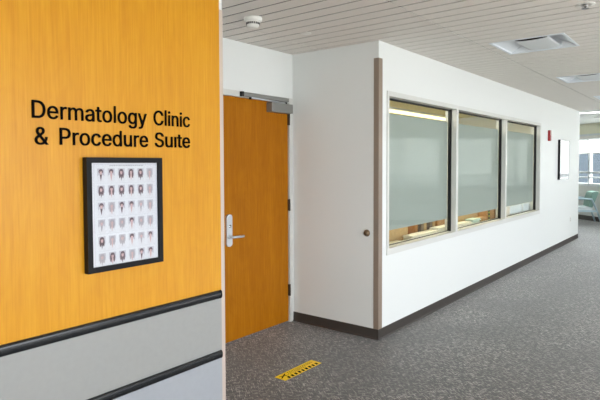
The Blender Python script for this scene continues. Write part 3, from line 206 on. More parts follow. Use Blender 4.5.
# ------------------------------------------------------------------ materials
paint = mat('white_wall_paint', (224, 226, 223), .55, bump=.12, bscale=260, spec=.3)
ceil_m = mat('taupe_ceiling_plank', (225, 220, 213), .6, spec=.25)
ceil_dark = mat('ceiling_gap_shadow_board', (30, 27, 25), .95, spec=.1)
base_m = mat('dark_brown_vinyl', (58, 52, 47), .5, bump=.05)
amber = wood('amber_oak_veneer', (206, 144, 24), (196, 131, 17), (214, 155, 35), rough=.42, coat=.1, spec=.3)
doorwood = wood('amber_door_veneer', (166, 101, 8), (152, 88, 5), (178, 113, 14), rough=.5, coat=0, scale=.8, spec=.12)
lam = mat('grey_laminate', (153, 153, 149), .45, var=.02, vscale=30)
lam2 = mat('pale_blue_grey_laminate', (160, 163, 167), .45, var=.02, vscale=30)
rail_m = mat('charcoal_rail_vinyl', (26, 28, 30), .25, spec=.5)
guard_m = mat('taupe_corner_guard', (140, 124, 109), .4)
black = mat('black_letter_acrylic', (6, 5, 5), .7, spec=.05)
frame_black = mat('black_frame_lacquer', (14, 14, 16), .45, spec=.2)
paper = mat('white_poster_paper', (232, 234, 238), .6)
ph_bg = mat('portrait_backdrop_grey', (200, 199, 207), .6)
ph_coat = mat('portrait_white_coat', (228, 229, 233), .6)
ph_skin = mat('portrait_skin_tone', (214, 182, 180), .6)
ph_hair = mat('portrait_dark_hair', (116, 98, 104), .6)
ph_hair2 = mat('portrait_grey_hair', (184, 179, 184), .6)
ph_line = mat('poster_fine_print', (188, 190, 196), .6)
alu = mat('pale_grey_painted_metal', (208, 208, 202), .4, metal=0)
steel = mat('brushed_satin_steel', (206, 210, 214), .32, metal=.5)
closer_m = mat('grey_closer_paint', (138, 138, 134), .4, metal=.4)
gasket = mat('black_rubber_gasket', (10, 11, 10), .6)
white_pl = mat('white_plastic', (232, 230, 224), .4)
dark_pl = mat('dark_grey_plastic', (70, 70, 70), .5)
red_pl = mat('red_plastic', (150, 22, 26), .35)
bronze = mat('brown_bronze', (120, 98, 74), .35, metal=.6)
chrome = mat('bright_chrome', (200, 200, 200), .15, metal=1)
yellow = mat('yellow_floor_vinyl', (250, 206, 10), .45)
trof_m = mat('troffer_white_enamel', (226, 231, 236), .35)
trof_lens = mat('troffer_perforated_basket', (214, 216, 218), .4)
card = mat('brown_cardboard', (176, 132, 84), .8, var=.08, vscale=20)
card2 = mat('light_cardboard', (196, 160, 108), .8, var=.08, vscale=20)
sheet = mat('loose_white_paper', (232, 226, 208), .7, var=.04, vscale=40, stretch=(1, 1, 20))
counter_m = wood('counter_oak', (150, 108, 62), (128, 88, 48), (170, 126, 78), rough=.5)
cream = mat('cream_paint', (238, 228, 182), .6)
teal = mat('sage_teal_upholstery', (128, 160, 148), .8, bump=.2, bscale=400)
seat_m = mat('pale_vinyl_cushion', (214, 224, 224), .5)
chair_leg = mat('grey_blue_chair_metal', (160, 182, 190), .35, metal=.2)
bld = mat('distant_facade_blue_grey', (58, 67, 76), .8)
bldw = mat('distant_facade_white', (226, 230, 232), .8)
bld_glass = mat('distant_dark_glass', (52, 63, 76), .3)
outer_m = mat('outside_paving', (170, 170, 166), .9, var=.05, vscale=2)
film_m = translucent('frosted_film', (190, 196, 193), .25)
shade_m = translucent('white_roller_fabric', (246, 247, 247), .5)
win_glass = glass('clear_window_glass', (246, 248, 246), .07)
pic_glass = glass('picture_glass', (250, 250, 250), .6, .06)
warm_tube = emit('warm_lit_diffuser', (255, 238, 184), 1.6)

def carpet():
    m = bpy.data.materials.new('grey_flecked_carpet'); m.use_nodes = True
    nt = m.node_tree; N = nt.nodes; L = nt.links; b = N['Principled BSDF']
    b.inputs['Roughness'].default_value = .5; b.inputs['Specular IOR Level'].default_value = .5; b.inputs['Sheen Weight'].default_value = .27; b.inputs['Sheen Roughness'].default_value = .4
    tc = N.new('ShaderNodeTexCoord')
    def streak(rot, sx, sy, s, lo, hi):
        mp = N.new('ShaderNodeMapping'); mp.inputs['Rotation'].default_value = (0, 0, rot)
        mp2 = N.new('ShaderNodeMapping'); mp2.inputs['Scale'].default_value = (sx, sy, 1)
        L.new(tc.outputs['Object'], mp.inputs[0]); L.new(mp.outputs[0], mp2.inputs[0])
        n = N.new('ShaderNodeTexNoise'); n.inputs['Scale'].default_value = s; n.inputs['Detail'].default_value = 1
        L.new(mp2.outputs[0], n.inputs['Vector'])
        r = N.new('ShaderNodeMapRange'); r.inputs[1].default_value = lo; r.inputs[2].default_value = hi
        L.new(n.outputs[0], r.inputs[0]); return r
    s1 = streak(.6, 1, 8, 19, .595, .65); s2 = streak(-.95, 1, 8, 19, .595, .65)
    mxx = N.new('ShaderNodeMath'); mxx.operation = 'MAXIMUM'
    L.new(s1.outputs[0], mxx.inputs[0]); L.new(s2.outputs[0], mxx.inputs[1])
    blot = N.new('ShaderNodeTexNoise'); blot.inputs['Scale'].default_value = 1.6; blot.inputs['Detail'].default_value = 2
    L.new(tc.outputs['Object'], blot.inputs['Vector'])
    pr = N.new('ShaderNodeMapRange'); pr.inputs[1].default_value = .35; pr.inputs[2].default_value = .7; pr.inputs[3].default_value = .5
    L.new(blot.outputs[0], pr.inputs[0])
    gr = N.new('ShaderNodeTexNoise'); gr.inputs['Scale'].default_value = 130; gr.inputs['Detail'].default_value = 2
    L.new(tc.outputs['Object'], gr.inputs['Vector'])
    base = N.new('ShaderNodeValToRGB'); e = base.color_ramp.elements
    e[0].position = .32; e[0].color = lin((42, 39, 35)); e[1].position = .7; e[1].color = lin((76, 72, 67))
    L.new(gr.outputs[0], base.inputs[0])
    k = N.new('ShaderNodeMath'); k.operation = 'MULTIPLY'; L.new(mxx.outputs[0], k.inputs[0]); L.new(pr.outputs[0], k.inputs[1])
    k2 = N.new('ShaderNodeMath'); k2.operation = 'MULTIPLY'; k2.inputs[1].default_value = .95; L.new(k.outputs[0], k2.inputs[0])
    mix = N.new('ShaderNodeMix'); mix.data_type = 'RGBA'
    L.new(k2.outputs[0], mix.inputs[0]); L.new(base.outputs[0], mix.inputs[6]); mix.inputs[7].default_value = lin((190, 183, 172))
    L.new(mix.outputs[2], b.inputs['Base Color'])
    bp = N.new('ShaderNodeBump'); bp.inputs['Strength'].default_value = .3; bp.inputs['Distance'].default_value = .003
    L.new(gr.outputs[0], bp.inputs['Height']); L.new(bp.outputs[0], b.inputs['Normal'])
    return m
carpet_m = carpet()

# ------------------------------------------------------------------ angled outer wall frame
WD = Vector((.676, .737, 0)).normalized()       # along the angled wall
WN = Vector((WD.y, -WD.x, 0))                   # outward normal
W0 = Vector((15.88, 2.54, 0))
t_a = (YO - W0.y)/WD.y                          # where it meets the straight outer wall
t_b = (6.6 - W0.y)/WD.y
XA = (W0 + WD*t_a).x
AM = Matrix.Translation(W0) @ Matrix(((WD.x, WN.x, 0, 0), (WD.y, WN.y, 0, 0), (0, 0, 1, 0), (0, 0, 0, 1)))

# ------------------------------------------------------------------ floor and ceiling
bm = B()
c1 = W0 + WD*(t_a-.15) ; c2 = W0 + WD*t_b
poly = [(X_BACK-.15, YO-.15), (XA+.05, YO-.15), (c2.x+.15, 6.6), (X_BACK-.15, 6.6)]
prism(bm, poly, 'z', -.06, 0)
struct(obj('floor', bm, carpet_m), 'dark grey commercial carpet with pale flecks running down the corridor', 'floor')

TROFF = [(4.785+2.4*k, 1.05) for k in range(4)]
TS = .612
def cut(rects, hole):
    out = []
    hx0, hx1, hy0, hy1 = hole
    for (a, b, c, d) in rects:
        if b <= hx0 or a >= hx1 or d <= hy0 or c >= hy1: out.append((a, b, c, d)); continue
        if a < hx0: out.append((a, hx0, c, d))
        if b > hx1: out.append((hx1, b, c, d))
        m0, m1 = max(a, hx0), min(b, hx1)
        if c < hy0: out.append((m0, m1, c, hy0))
        if d > hy1: out.append((m0, m1, hy1, d))
    return out
bm = B()
seams = [YO-.15, -1.91, -.69, .53, 1.75, 2.97, 4.19, 5.41, 6.6]
PITCH = .1443
xend = XF+.02
i0 = int((X_BACK-.2-2.865)/PITCH)
for i in range(i0, 112):
    x = 2.865 + i*PITCH
    if x+PITCH > xend: break
    for s0, s1 in zip(seams, seams[1:]):
        # keep planks inside the angled outer wall
        xl = W0.x + (max(s0, YO) - W0.y)*WD.x/WD.y
        xr = W0.x + (s1 - W0.y)*WD.x/WD.y
        if x > xr: continue
        ys = s0
        if x > xl: ys = W0.y + (x+PITCH - W0.x)*WD.y/WD.x
        if ys >= s1-.02: continue
        rects = [(x+.0088, x+PITCH-.0088, ys+.004, s1-.004)]
        for tx, ty in TROFF: rects = cut(rects, (tx, tx+TS, ty, ty+TS))
        for (a, b, c, d) in rects:
            box(bm, a, b, c, d, ZC, ZC+.004)
            box(bm, a-.0088, b+.0088, c-.006, d+.006, ZC+.032, ZC+.04, 1)
bm2 = B(); ye = W0.y + (xend-W0.x)*WD.y/WD.x
prism(bm2, [(xend-.04, ye-.1), (c2.x+.1, 6.6), (xend-.04, 6.6)], 'z', ZC+.001, ZC+.02)
struct(obj('ceiling_seating', bm2, paint), 'plain white ceiling over the seating area', 'ceiling')
prism(bm, [(X_BACK-.12, YO-.12), (XA+.12, YO-.12), (c2.x+.14, 6.6), (X_BACK-.12, 6.6)], 'z', ZC+.13, ZC+.17, 1)  # unseen slab added over the planks to block sun leaking through gaps
struct(obj('ceiling', bm, [ceil_m, ceil_dark]), 'taupe linear plank ceiling with narrow dark grooves', 'ceiling')

# ------------------------------------------------------------------ walls
bm = B(); box(bm, X_BACK, XE-.003, YW+.006, YD, 0, ZC)
struct(obj('wall_left', bm, paint), 'white corridor wall behind the wood and grey cladding', 'wall')
DX0, DX1, DZ = 3.085, 4.012, 2.134
bm = B()
box(bm, X_BACK, DX0-.04, YD, YD+.12, 0, ZC); box(bm, XE-.003, DX0-.04, YD-.0005, YD, 0, ZC)
box(bm, DX1+.04, XS+.12, YD, YD+.12, 0, ZC); box(bm, DX0-.04, DX1+.04, YD, YD+.12, DZ+.035, ZC)
struct(obj('wall_back', bm, paint), 'white wall above and around the clinic door', 'wall')
bm = B(); box(bm, XS, XS+.12, YW+.12, YD, 0, ZC)
struct(obj('wall_side', bm, paint), 'white side wall of the door alcove with a small bronze bumper', 'wall')
WX0, WX1, WZ0, WZ1 = 4.205, 9.250, .729, 2.194
bm = B()
box(bm, XS, WX0+.01, YW, YW+.12, 0, ZC); box(bm, WX1-.01, XF, YW, YW+.12, 0, ZC)
box(bm, WX0+.01, WX1-.01, YW, YW+.12, 0, WZ0+.01); box(bm, WX0+.01, WX1-.01, YW, YW+.12, WZ1-.01, ZC)
struct(obj('wall_right', bm, paint), 'long white corridor wall with the three-pane interior window', 'wall')
bm = B(); box(bm, XF-.12, XF, YW+.12, 6.5, 0, ZC)
struct(obj('wall_end', bm, paint), 'end face of the white wall at the far opening', 'wall')
bm = B(); box(bm, XS+.121, XF-.121, YW+.13, 6.379, ZC-.004, ZC-.0005)
struct(obj('ceiling_room', bm, cream), 'cream ceiling of the room behind the glass', 'ceiling')
bm = B(); box(bm, XS+.12, XF-.12, 6.38, 6.5, 0, ZC)
struct(obj('wall_room', bm, cream), 'cream wall at the back of the room behind the glass', 'wall')
bm = B(); box(bm, X_BACK-.12, X_BACK, YO, YW+.006, 0, ZC)
struct(obj('wall_near', bm, paint), 'white corridor wall behind the viewer', 'wall')
bm = B(); box(bm, XF, (W0+WD*t_b).x+.1, 6.45, 6.57, 0, ZC)
struct(obj('wall_far', bm, paint), 'white wall closing the seating area', 'wall')

# outer straight window wall (behind the viewer's right shoulder)
bm = B()
box(bm, X_BACK, XA, YO-.12, YO, 0, .5); box(bm, X_BACK, XA+.1, YO-.12, YO, 2.35, ZC+.13)
x = X_BACK
while x < XA:
    box(bm, x, min(x+.09, XA), YO-.12, YO, .5, 2.35); x += 1.6
struct(obj('wall_outer', bm, paint), 'white exterior wall with a row of daylight windows', 'wall')

# angled outer wall in local coordinates: x along, y outward
bm = B()
box(bm, t_a, t_b, 0, .12, 0, .93, 0); box(bm, t_a, t_b, 0, .12, 2.33, ZC+.129, 1)
struct(obj('wall_angled', bm, [paint, mat('pale_cream_paint', (238, 236, 212), .6)], M=AM), 'angled exterior wall with white apron and cream band over the window', 'wall')
bm = B(); box(bm, t_a, t_b, -.012, 0, 0, .125)
struct(obj('baseboard_far', bm, base_m, M=AM), 'dark base strip under the far windows', 'baseboard')

# far window
wf = empty('window_2', AM @ Vector((0, 0, .93))); struct(wf, 'bright white framed exterior window at the far end', 'window')
T = Matrix.Translation(-wf.location) @ AM
bm = B()
box(bm, t_a, t_b, -.03, .09, .925, 1.0); box(bm, t_a, t_b, -.01, .08, 2.26, 2.335)
box(bm, t_a, t_b, 0, .07, 1.14, 1.175); box(bm, t_a, t_b, 0, .07, 1.27, 1.32)
m0 = None
# mullion seen at pixel column ~586
k0 = .42
n = int((t_a-k0)/1.5)-1
while k0 + n*1.5 < t_b:
    s = k0+n*1.5
    if s > t_a: box(bm, s, s+.06, -.005, .08, 1.0, 2.26)
    n += 1
o = obj('window_frame', bm, bldw, wf, M=T)
bm = B(); box(bm, t_a, t_b, .04, .046, 1.0, 2.26)
obj('glass_pane', bm, win_glass, wf, M=T)
rs = empty('roller_shade', AM @ Vector((0, 0, 2.26)))
tag(rs, 'white roller shade half lowered over the far exterior window', 'window shade')
T2 = Matrix.Translation(-rs.location) @ AM
def shade(a, b, zb, parent, M):
    bm = B(); box(bm, a, b, -.045, -.043, zb+.02, 2.22); obj('shade_cloth', bm, shade_m, parent, M=M)
    bm = B(); box(bm, a, b, -.052, -.036, zb, zb+.025); obj('bottom_bar', bm, white_pl, parent, M=M)
    bm = B(); box(bm, a, b, -.085, -.02, 2.21, 2.28); bevel(bm, .006); obj('cassette', bm, white_pl, parent, M=M)
shade(-1.07, t_b-.3, 1.80, rs, T2)
rs2 = empty('roller_shade', AM @ Vector((-3, 0, 2.26))); rs2.location = AM @ Vector((-3, 0, 2.26))
tag(rs2, 'white roller shade fully lowered over the window nearer the corridor', 'window shade')
shade(t_a+.1, -1.09, 1.01, rs2, Matrix.Translation(-rs2.location) @ AM)  # unseen shade added to even out reflections in the interior glass
# outside
bm = B(); prism(bm, [(-40, -60), (90, -60), (90, 60), (-40, 60)], 'z', -3.6, -3.5)
struct(obj('ground', bm, outer_m), 'pale paving far below outside the windows', 'ground')
# neighbouring building beyond the far window
bc = AM @ Vector((8, 22, 0))
ang = math.atan2(WD.y, WD.x)
bd = empty('office_building', (bc.x, bc.y, -3.5), ang)
tag(bd, 'pale blue-grey building seen through the far window', 'building')
bm = B(); box(bm, -26, 26, 0, 10, 0, 9.5); obj('facade', bm, bld, bd)
bm = B(); box(bm, -26.2, 26.2, -.2, 10.2, 9.5, 10.0); obj('roof', bm, bldw, bd)
for r in range(3):
    for k in range(13):
        bm = B(); box(bm, -25+4*k, -22+4*k, -.04, .02, 1.2+3*r, 2.9+3*r); obj('window', bm, bld_glass, bd)
    
# ------------------------------------------------------------------ fittings on the seating area ceiling
ll = empty('slot_light', (12.46, 2.0, ZC), math.pi/2); tag(ll, 'lit white slot light on the ceiling over the seating area', 'ceiling light')
bm = B(); box(bm, -.5, .5, -.09, .09, -.018, .0005); obj('housing', bm, white_pl, ll)
bm = B(); box(bm, -.48, .48, -.075, .075, -.022, -.0185); obj('diffuser', bm, emit('cool_lit_diffuser', (250, 252, 255), 4.0), ll)
sv = empty('slot_vent', (14.0, 2.0, ZC), math.pi/2); tag(sv, 'narrow dark air slot on the ceiling in front of the far window', 'vent')
bm = B(); box(bm, -.5, .42, -.09, .09, -.006, .0005); obj('trim_frame', bm, white_pl, sv)
bm = B(); box(bm, -.48, .40, -.05, .05, -.008, -.0065); obj('slot', bm, dark_pl, sv)

# ------------------------------------------------------------------ baseboards
def cove(a, b, axis, plane, sgn, z=.091):
    """vinyl cove base: straight strip with a small toe"""
    p = [(plane, 0), (plane + sgn*.013, 0), (plane + sgn*.006, .012), (plane + sgn*.004, z-.004), (plane + sgn*.001, z), (plane, z)]
    bm = B(); prism(bm, p, axis, a, b); return bm
struct(obj('baseboard_right', cove(XS-.004, XF, 'x', YW, -1), base_m), 'dark vinyl base along the long white wall', 'baseboard')
struct(obj('baseboard_side', cove(YW-.004, YD, 'y', XS, -1), base_m), 'dark brown vinyl base along the alcove side wall', 'baseboard')

# ------------------------------------------------------------------ cladding on the left wall
def panel(name, x0, x1, z0, z1, m, label):
    bm = B(); box(bm, x0, x1, YW, YW+.006, z0, z1)
    for e in [e for e in bm.edges if abs(e.verts[0].co.y-YW) < 1e-6 and abs(e.verts[1].co.y-YW) < 1e-6]: pass
    o = obj(name, bm, m, origin=((x0+x1)/2, YW+.003, z0)); return tag(o, label, 'wall panel')
PX1 = 2.205
panel('wood_wall_panel', X_BACK, PX1, .770, ZC, amber, 'tall honey-amber wood veneer wall panel behind the black clinic lettering')
panel('laminate_wall_panel', X_BACK, PX1, .405, .770, lam, 'grey laminate wall panel between the two charcoal bumper rails')
panel('laminate_wall_panel', X_BACK, PX1, 0, .405, lam2, 'pale blue-grey laminate wall panel below the lower bumper rail')

def rail(z0, z1, label):
    e = empty('bumper_rail', (PX1, YW, (z0+z1)/2)); tag(e, label, 'wall rail')
    zc = (z0+z1)/2; h = (z1-z0)/2; d = .016
    prof = [(YW, zc-h), (YW-.006, zc-h)]
    for k in range(9):
        a = -math.pi/2 + math.pi*k/8
        prof.append((YW-.006-(d-.006)*max(0, math.cos(a))**.7, zc + h*.92*math.sin(a)))
    prof += [(YW-.006, zc+h), (YW, zc+h)]
    bm = B(); prism(bm, prof, 'x', X_BACK, PX1-.014, smooth=False)
    # narrow grooves either side of the rounded bumper read as the darker lips
    kid('rail_body', bm, rail_m, e)
    bm = B(); prism(bm, [(y*1.0-.0012 if y < YW-.001 else y, zc+(z-zc)*1.02) for y, z in prof], 'x', PX1-.014, PX1-.009)
    kid('end_cap', bm, black, e)
    return e
rail(.746, .795, 'upper charcoal bumper rail under the amber wood panel')
rail(.384, .430, 'lower charcoal bumper rail between the two grey laminate panels')

def guard(x0, x1, y0, y1, z0, z1, corner, label):
    """L-shaped corner guard; corner = 'left' (wall end faces +x) or 'right' (wall side faces -x)"""
    t = .003
    gm = guard_m if corner == 'right' else mat('pink_taupe_corner_guard', (196, 180, 166), .4)
    bm = B()
    if corner == 'right':
        pts = [(x0-t, y0-t), (x1, y0-t), (x1, y0), (x0, y0), (x0, y1), (x0-t, y1)]
    else:
        pts = [(x1+t, y0-t), (x1+t, y1), (x1, y1), (x1, y0), (x0, y0), (x0, y0-t)]
    prism(bm, pts, 'z', z0, z1)
    o = obj('corner_guard', bm, gm, origin=(x0, y0, z0)); return tag(o, label, 'corner guard')
guard(XS, XS+.062, YW, YW+.047, .091, 2.462, 'right', 'taupe corner guard on the outer corner beside the interior window')
guard(PX1+.002, XE-.003, YW+.006, YW+.05, .0, 2.462, 'left', 'pinkish taupe corner guard at the end of the amber panelled wall')

# ------------------------------------------------------------------ door
d = empty('door_1', ((DX0+DX1)/2, YD, 0)); struct(d, 'amber wood clinic door with steel lever and closer', 'door')
bm = B()
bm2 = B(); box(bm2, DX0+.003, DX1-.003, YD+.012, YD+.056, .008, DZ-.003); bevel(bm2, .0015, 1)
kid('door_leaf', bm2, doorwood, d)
box(bm, DX1, DX1+.054, YD-.006, YD+.10, 0, DZ+.05); box(bm, DX0-.054, DX0, YD-.006, YD+.10, 0, DZ+.05)
box(bm, DX0, DX1, YD-.006, YD+.10, DZ, DZ+.05)
box(bm, DX1-.012, DX1, YD+.058, YD+.10, 0, DZ); box(bm, DX0, DX0+.012, YD+.058, YD+.10, 0, DZ)
kid('door_frame', bm, alu, d)
LX = 3.203
bm = B()
pp = []
hw, z0, z1 = .033, .84, 1.118
for k in range(13):
    a = math.pi*k/12; pp.append((LX+hw*math.cos(a), z1-hw*.8+hw*.8*math.sin(a)))
for k in range(13):
    a = math.pi+math.pi*k/12; pp.append((LX+hw*math.cos(a), z0+hw*.8+hw*.8*math.sin(a)))
prism(bm, pp, 'y', YD-.004, YD+.012)
es = kid('lock_escutcheon', bm, steel, d); es['label'] = 'satin steel lock plate'
bm = B(); lathe(bm, [(.0, -.009), (.012, -.009), (.014, -.006), (.014, 0)], 'y', (LX+.003, YD-.004, 1.015), 20)
kid('key_cylinder', bm, chrome, es)
bm = B(); tube(bm, [(LX, YD-.003, .925), (LX, YD-.03, .925), (LX+.004, YD-.045, .925), (LX+.02, YD-.053, .925), (LX+.06, YD-.054, .924), (LX+.125, YD-.050, .922)], .0105, 14)
lathe(bm, [(.021, 0), (.021, -.008), (.017, -.011)], 'y', (LX, YD-.004, .925), 24)
lv = kid('lever_handle', bm, steel, d); lv['label'] = 'satin steel lever'
for z in (.315, 1.15, 1.98):
    bm = B(); tube(bm, [(DX1, YD-.005, z-.057), (DX1, YD-.005, z+.057)], .007, 12); box(bm, DX1-.012, DX1+.012, YD+.0, YD+.0125, z-.055, z+.055)
    kid('hinge', bm, mat('dark_hinge_bronze', (86, 76, 66), .4, metal=.7) if z < .4 else bpy.data.materials['dark_hinge_bronze'], d)
bm = B(); box(bm, 3.70, DX1-.008, YD-.058, YD+.012, 2.03, 2.118); bevel(bm, .007, 2)
cl = kid('door_closer', bm, closer_m, d); cl['label'] = 'grey closer body'
bm = B(); box(bm, 3.355, 3.975, YD-.036, YD-.006, 2.140, 2.176); bevel(bm, .003, 1)
tr = kid('closer_track', bm, closer_m, cl)
bm = B(); box(bm, 3.335, 3.357, YD-.038, YD-.006, 2.137, 2.179); kid('track_cap', bm, gasket, cl)
bm = B(); tube(bm, [(3.93, YD-.03, 2.124), (3.70, YD-.030, 2.130), (3.46, YD-.022, 2.136)], .007, 10); kid('closer_arm', bm, steel, cl)
bm = B(); lathe(bm, [(.012, 0), (.012, .016), (.008, .018)], 'z', (3.45, YD-.022, 2.121), 16); kid('arm_pivot', bm, gasket, cl)
bm = B(); lathe(bm, [(.015, 0), (.015, .018)], 'z', (3.93, YD-.03, 2.116), 16); kid('arm_pivot', bm, gasket, cl)

# wall bumper for the lever
bm = B(); lathe(bm, [(.031, .003), (.031, -.004), (.026, -.012), (.022, -.018), (.020, -.024), (.012, -.028), (.0, -.029)], 'x', (XS, 2.472, .935), 28)
tag(obj('door_stop', bm, bronze, origin=(XS, 2.472, .935)), 'small round bronze door bumper on the white alcove side wall', 'door stop')

# ------------------------------------------------------------------ interior window
w = empty('window_1', ((WX0+WX1)/2, YW, WZ0)); struct(w, 'three-pane interior window with frosted film in a pale frame', 'window')
YF = YW-.011; YB = YW+.13; YG = YW+.085
bm = B()
MUL = [(5.76, 5.816), (7.475, 7.531)]
HT = 2.150; SL = .787; JL = 4.237; JR = 9.205
box(bm, WX0, WX1, YF, YB, HT, WZ1); box(bm, WX0, WX1, YF, YB, WZ0, SL)
box(bm, WX0, JL, YF, YB, SL, HT); box(bm, JR, WX1, YF, YB, SL, HT)
kid('window_frame', bm, alu, w)
for a, b in MUL:
    bm = B(); box(bm, a, b, YF+.001, YB-.01, SL, HT); kid('mullion', bm, alu, w)
xs = [(JL, MUL[0][0]), (MUL[0][1], MUL[1][0]), (MUL[1][1], JR)]
for a, b in xs:
    bm = B(); box(bm, a, b, YG, YG+.005, SL, HT); g = kid('glass_pane', bm, win_glass, w)
    bm = B()
    gw, gd = .013, .038
    box(bm, a, a+gw, YG-gd, YG-.0005, SL, HT); box(bm, b-gw, b, YG-gd, YG-.0005, SL, HT)
    box(bm, a+gw, b-gw, YG-.014, YG-.0005, HT-.017, HT); box(bm, a+gw, b-gw, YG-.012, YG-.0005, SL, SL+.007)
    kid('gasket', bm, gasket, g)
    bm = B(); box(bm, a+.012, b-.016, YG+.006, YG+.0068, .925, 2.012); f = kid('frosted_film', bm, film_m, g); f['label'] = 'pale green-grey frosted film'

# room behind the glass
RY = YB+.01
ct = empty('counter', (6.8, RY+.3, 0)); tag(ct, 'long wooden counter behind the frosted interior window', 'counter')
bm = B(); box(bm, 4.25, 9.9, RY, RY+.65, .665, .70); bevel(bm, .004, 1); kid('countertop', bm, counter_m, ct)
for k in range(4):
    x0 = 4.3+1.4*k; bm = B(); box(bm, x0, x0+1.38, RY+.05, RY+.6, 0, .664); kid('cabinet', bm, counter_m, ct)
CT = .7005
def carton(x0, x1, y0, y1, h, m, label, tape=True, rz=0, z=CT, stripe=None, flap=False, cat='box', name='cardboard_box'):
    o = empty(name, ((x0+x1)/2, (y0+y1)/2, z), rz); tag(o, label, cat)
    X, Y = (x1-x0)/2, (y1-y0)/2
    bm = B(); box(bm, -X, X, -Y, Y, 0, h); bevel(bm, .002, 1); obj('carton', bm, m, o)
    if tape:
        bm = B(); box(bm, -X-.0008, X+.0008, -.024, .024, h-.04, h+.0008); obj('packing_tape', bm, card2, o)
    if stripe:
        bm = B(); u = stripe
        box(bm, -X+u, -X+u+.07, -Y-.0012, -Y, .005, h-.005, 0)
        for q in range(4): box(bm, -X+u+.015, -X+u+.055, -Y-.002, -Y-.0011, .02+q*(h-.03)/4, .02+q*(h-.03)/4+(h-.03)/9, 1)
        obj('printed_label', bm, [gasket, bpy.data.materials['label_yellow_green']], o)
    if flap:
        bm = B(); quad(bm, [(-X, -Y, h), (X, -Y, h), (X, -Y-.03, h+.07), (-X, -Y-.03, h+.07)]); obj('flap', bm, m, o)
    return o
mat('label_yellow_green', (196, 206, 60), .6)
def papers(x0, x1, y0, y1, h, label, z=CT, m=sheet, n=9, name='paper_stack'):
    bm = B(); zz = 0
    for k in range(n):
        j = random.uniform(-.012, .012); j2 = random.uniform(-.012, .012)
        box(bm, x0+j, x1+j, y0+j2, y1+j2, z+zz, z+zz+h/n*.92); zz += h/n
    return tag(obj(name, bm, m, origin=((x0+x1)/2, (y0+y1)/2, z)), label, 'papers')
papers(4.45, 4.86, RY+.005, RY+.10, .07, 'low white paper pile at the left end of the counter, behind the first pane')
carton(4.46, 5.15, RY+.13, RY+.42, .27, card2, 'light brown cardboard box behind the left half of the first pane')
papers(5.00, 5.62, RY+.005, RY+.11, .105, 'long pile of off-white paper behind the middle of the first pane', n=12)
papers(5.64, 6.03, RY+.005, RY+.11, .125, 'taller off-white paper pile behind the right end of the first pane', n=12)
book_m = [mat('rust_binding', (150, 100, 46), .6), mat('dark_brown_binding', (70, 52, 38), .6), mat('grey_brown_binding', (120, 104, 84), .6), mat('tan_binding', (176, 146, 100), .6)]
bx = 5.32
names_ = ['rust-coloured binder', 'dark brown binder', 'grey-brown binder', 'tan binder', 'second dark brown binder', 'second grey-brown binder', 'last tan binder']
where = ['leftmost of the row standing behind the paper piles', 'directly right of the rust binder', 'right of the first dark brown binder', 'in the middle of the standing row', 'right of the middle tan binder', 'second from the right end of the row', 'at the right end of the standing row']
for k, mi in enumerate((0, 1, 2, 3, 1, 2, 3)):
    wd = .075; hh = .235+.015*((k*5) % 3)
    bm = B(); box(bm, bx, bx+wd-.008, RY+.13, RY+.39, CT, CT+hh, 0); bevel(bm, .004, 1)
    o = tag(obj('binder', bm, book_m[mi], origin=(bx+wd/2, RY+.26, CT)), names_[k]+' '+where[k], 'binder', 'binders on the counter'); bx += wd
carton(5.90, 6.20, RY+.13, RY+.38, .20, card, 'small brown cardboard box behind the right end of the first pane')
greenp = mat('pale_green_paper', (196, 212, 196), .7)
papers(6.22, 6.66, RY+.005, RY+.11, .115, 'off-white paper pile at the left of the middle pane')
papers(6.68, 6.95, RY+.005, RY+.11, .135, 'pale green pile beside the small cardboard box, middle pane', m=greenp)
carton(6.45, 7.20, RY+.13, RY+.39, .22, card2, 'tan cardboard box at the back of the counter behind the middle pane')
carton(6.99, 7.20, RY+.005, RY+.11, .13, card, 'little brown cardboard box in front of the tan one, middle pane')
carton(7.22, 8.02, RY+.005, RY+.30, .23, card, 'long brown cardboard box with black and yellow printed label, middle pane', stripe=.03)
whitebox = mat('white_carton_board', (226, 230, 236), .6)
carton(8.20, 8.80, RY+.005, RY+.27, .205, whitebox, 'white box at the left behind the last pane', tape=False, name='white_box')
carton(8.86, 9.60, RY+.005, RY+.27, .205, whitebox, 'white box at the right behind the last pane', tape=False, name='white_box')
# lighting in the room: unseen added fill panels, then the long ceiling light
pan = emit('bright_lit_panel', (255, 244, 214), 12.0)  # glow of the panels added out of view to brighten the room
for k, px_ in enumerate((5.2, 7.4, 9.6)):
    e = empty('ceiling_panel_light', (px_, 3.35, ZC)); tag(e, ['lit ceiling panel inside the room above the first pane', 'lit ceiling panel inside the room above the middle pane', 'lit ceiling panel inside the room above the last pane'][k], 'ceiling light')
    bm = B(); box(bm, px_-.62, px_+.62, 3.04, 3.66, ZC-.016, ZC-.0045); kid('frame', bm, trof_m, e)
    bm = B(); box(bm, px_-.59, px_+.59, 3.07, 3.63, ZC-.020, ZC-.0165); kid('lens', bm, pan, e)
lf = empty('linear_light', (8.2, 5.0, ZC)); tag(lf, 'long warm ceiling light inside the room behind the glass', 'ceiling light')
bm = B(); box(bm, 4.8, 11.8, 4.88, 5.12, ZC-.045, ZC-.0045); kid('housing', bm, trof_m, lf)
bm = B(); box(bm, 4.82, 11.78, 4.90, 5.10, ZC-.075, ZC-.046); bevel(bm, .01, 2); kid('diffuser', bm, warm_tube, lf)

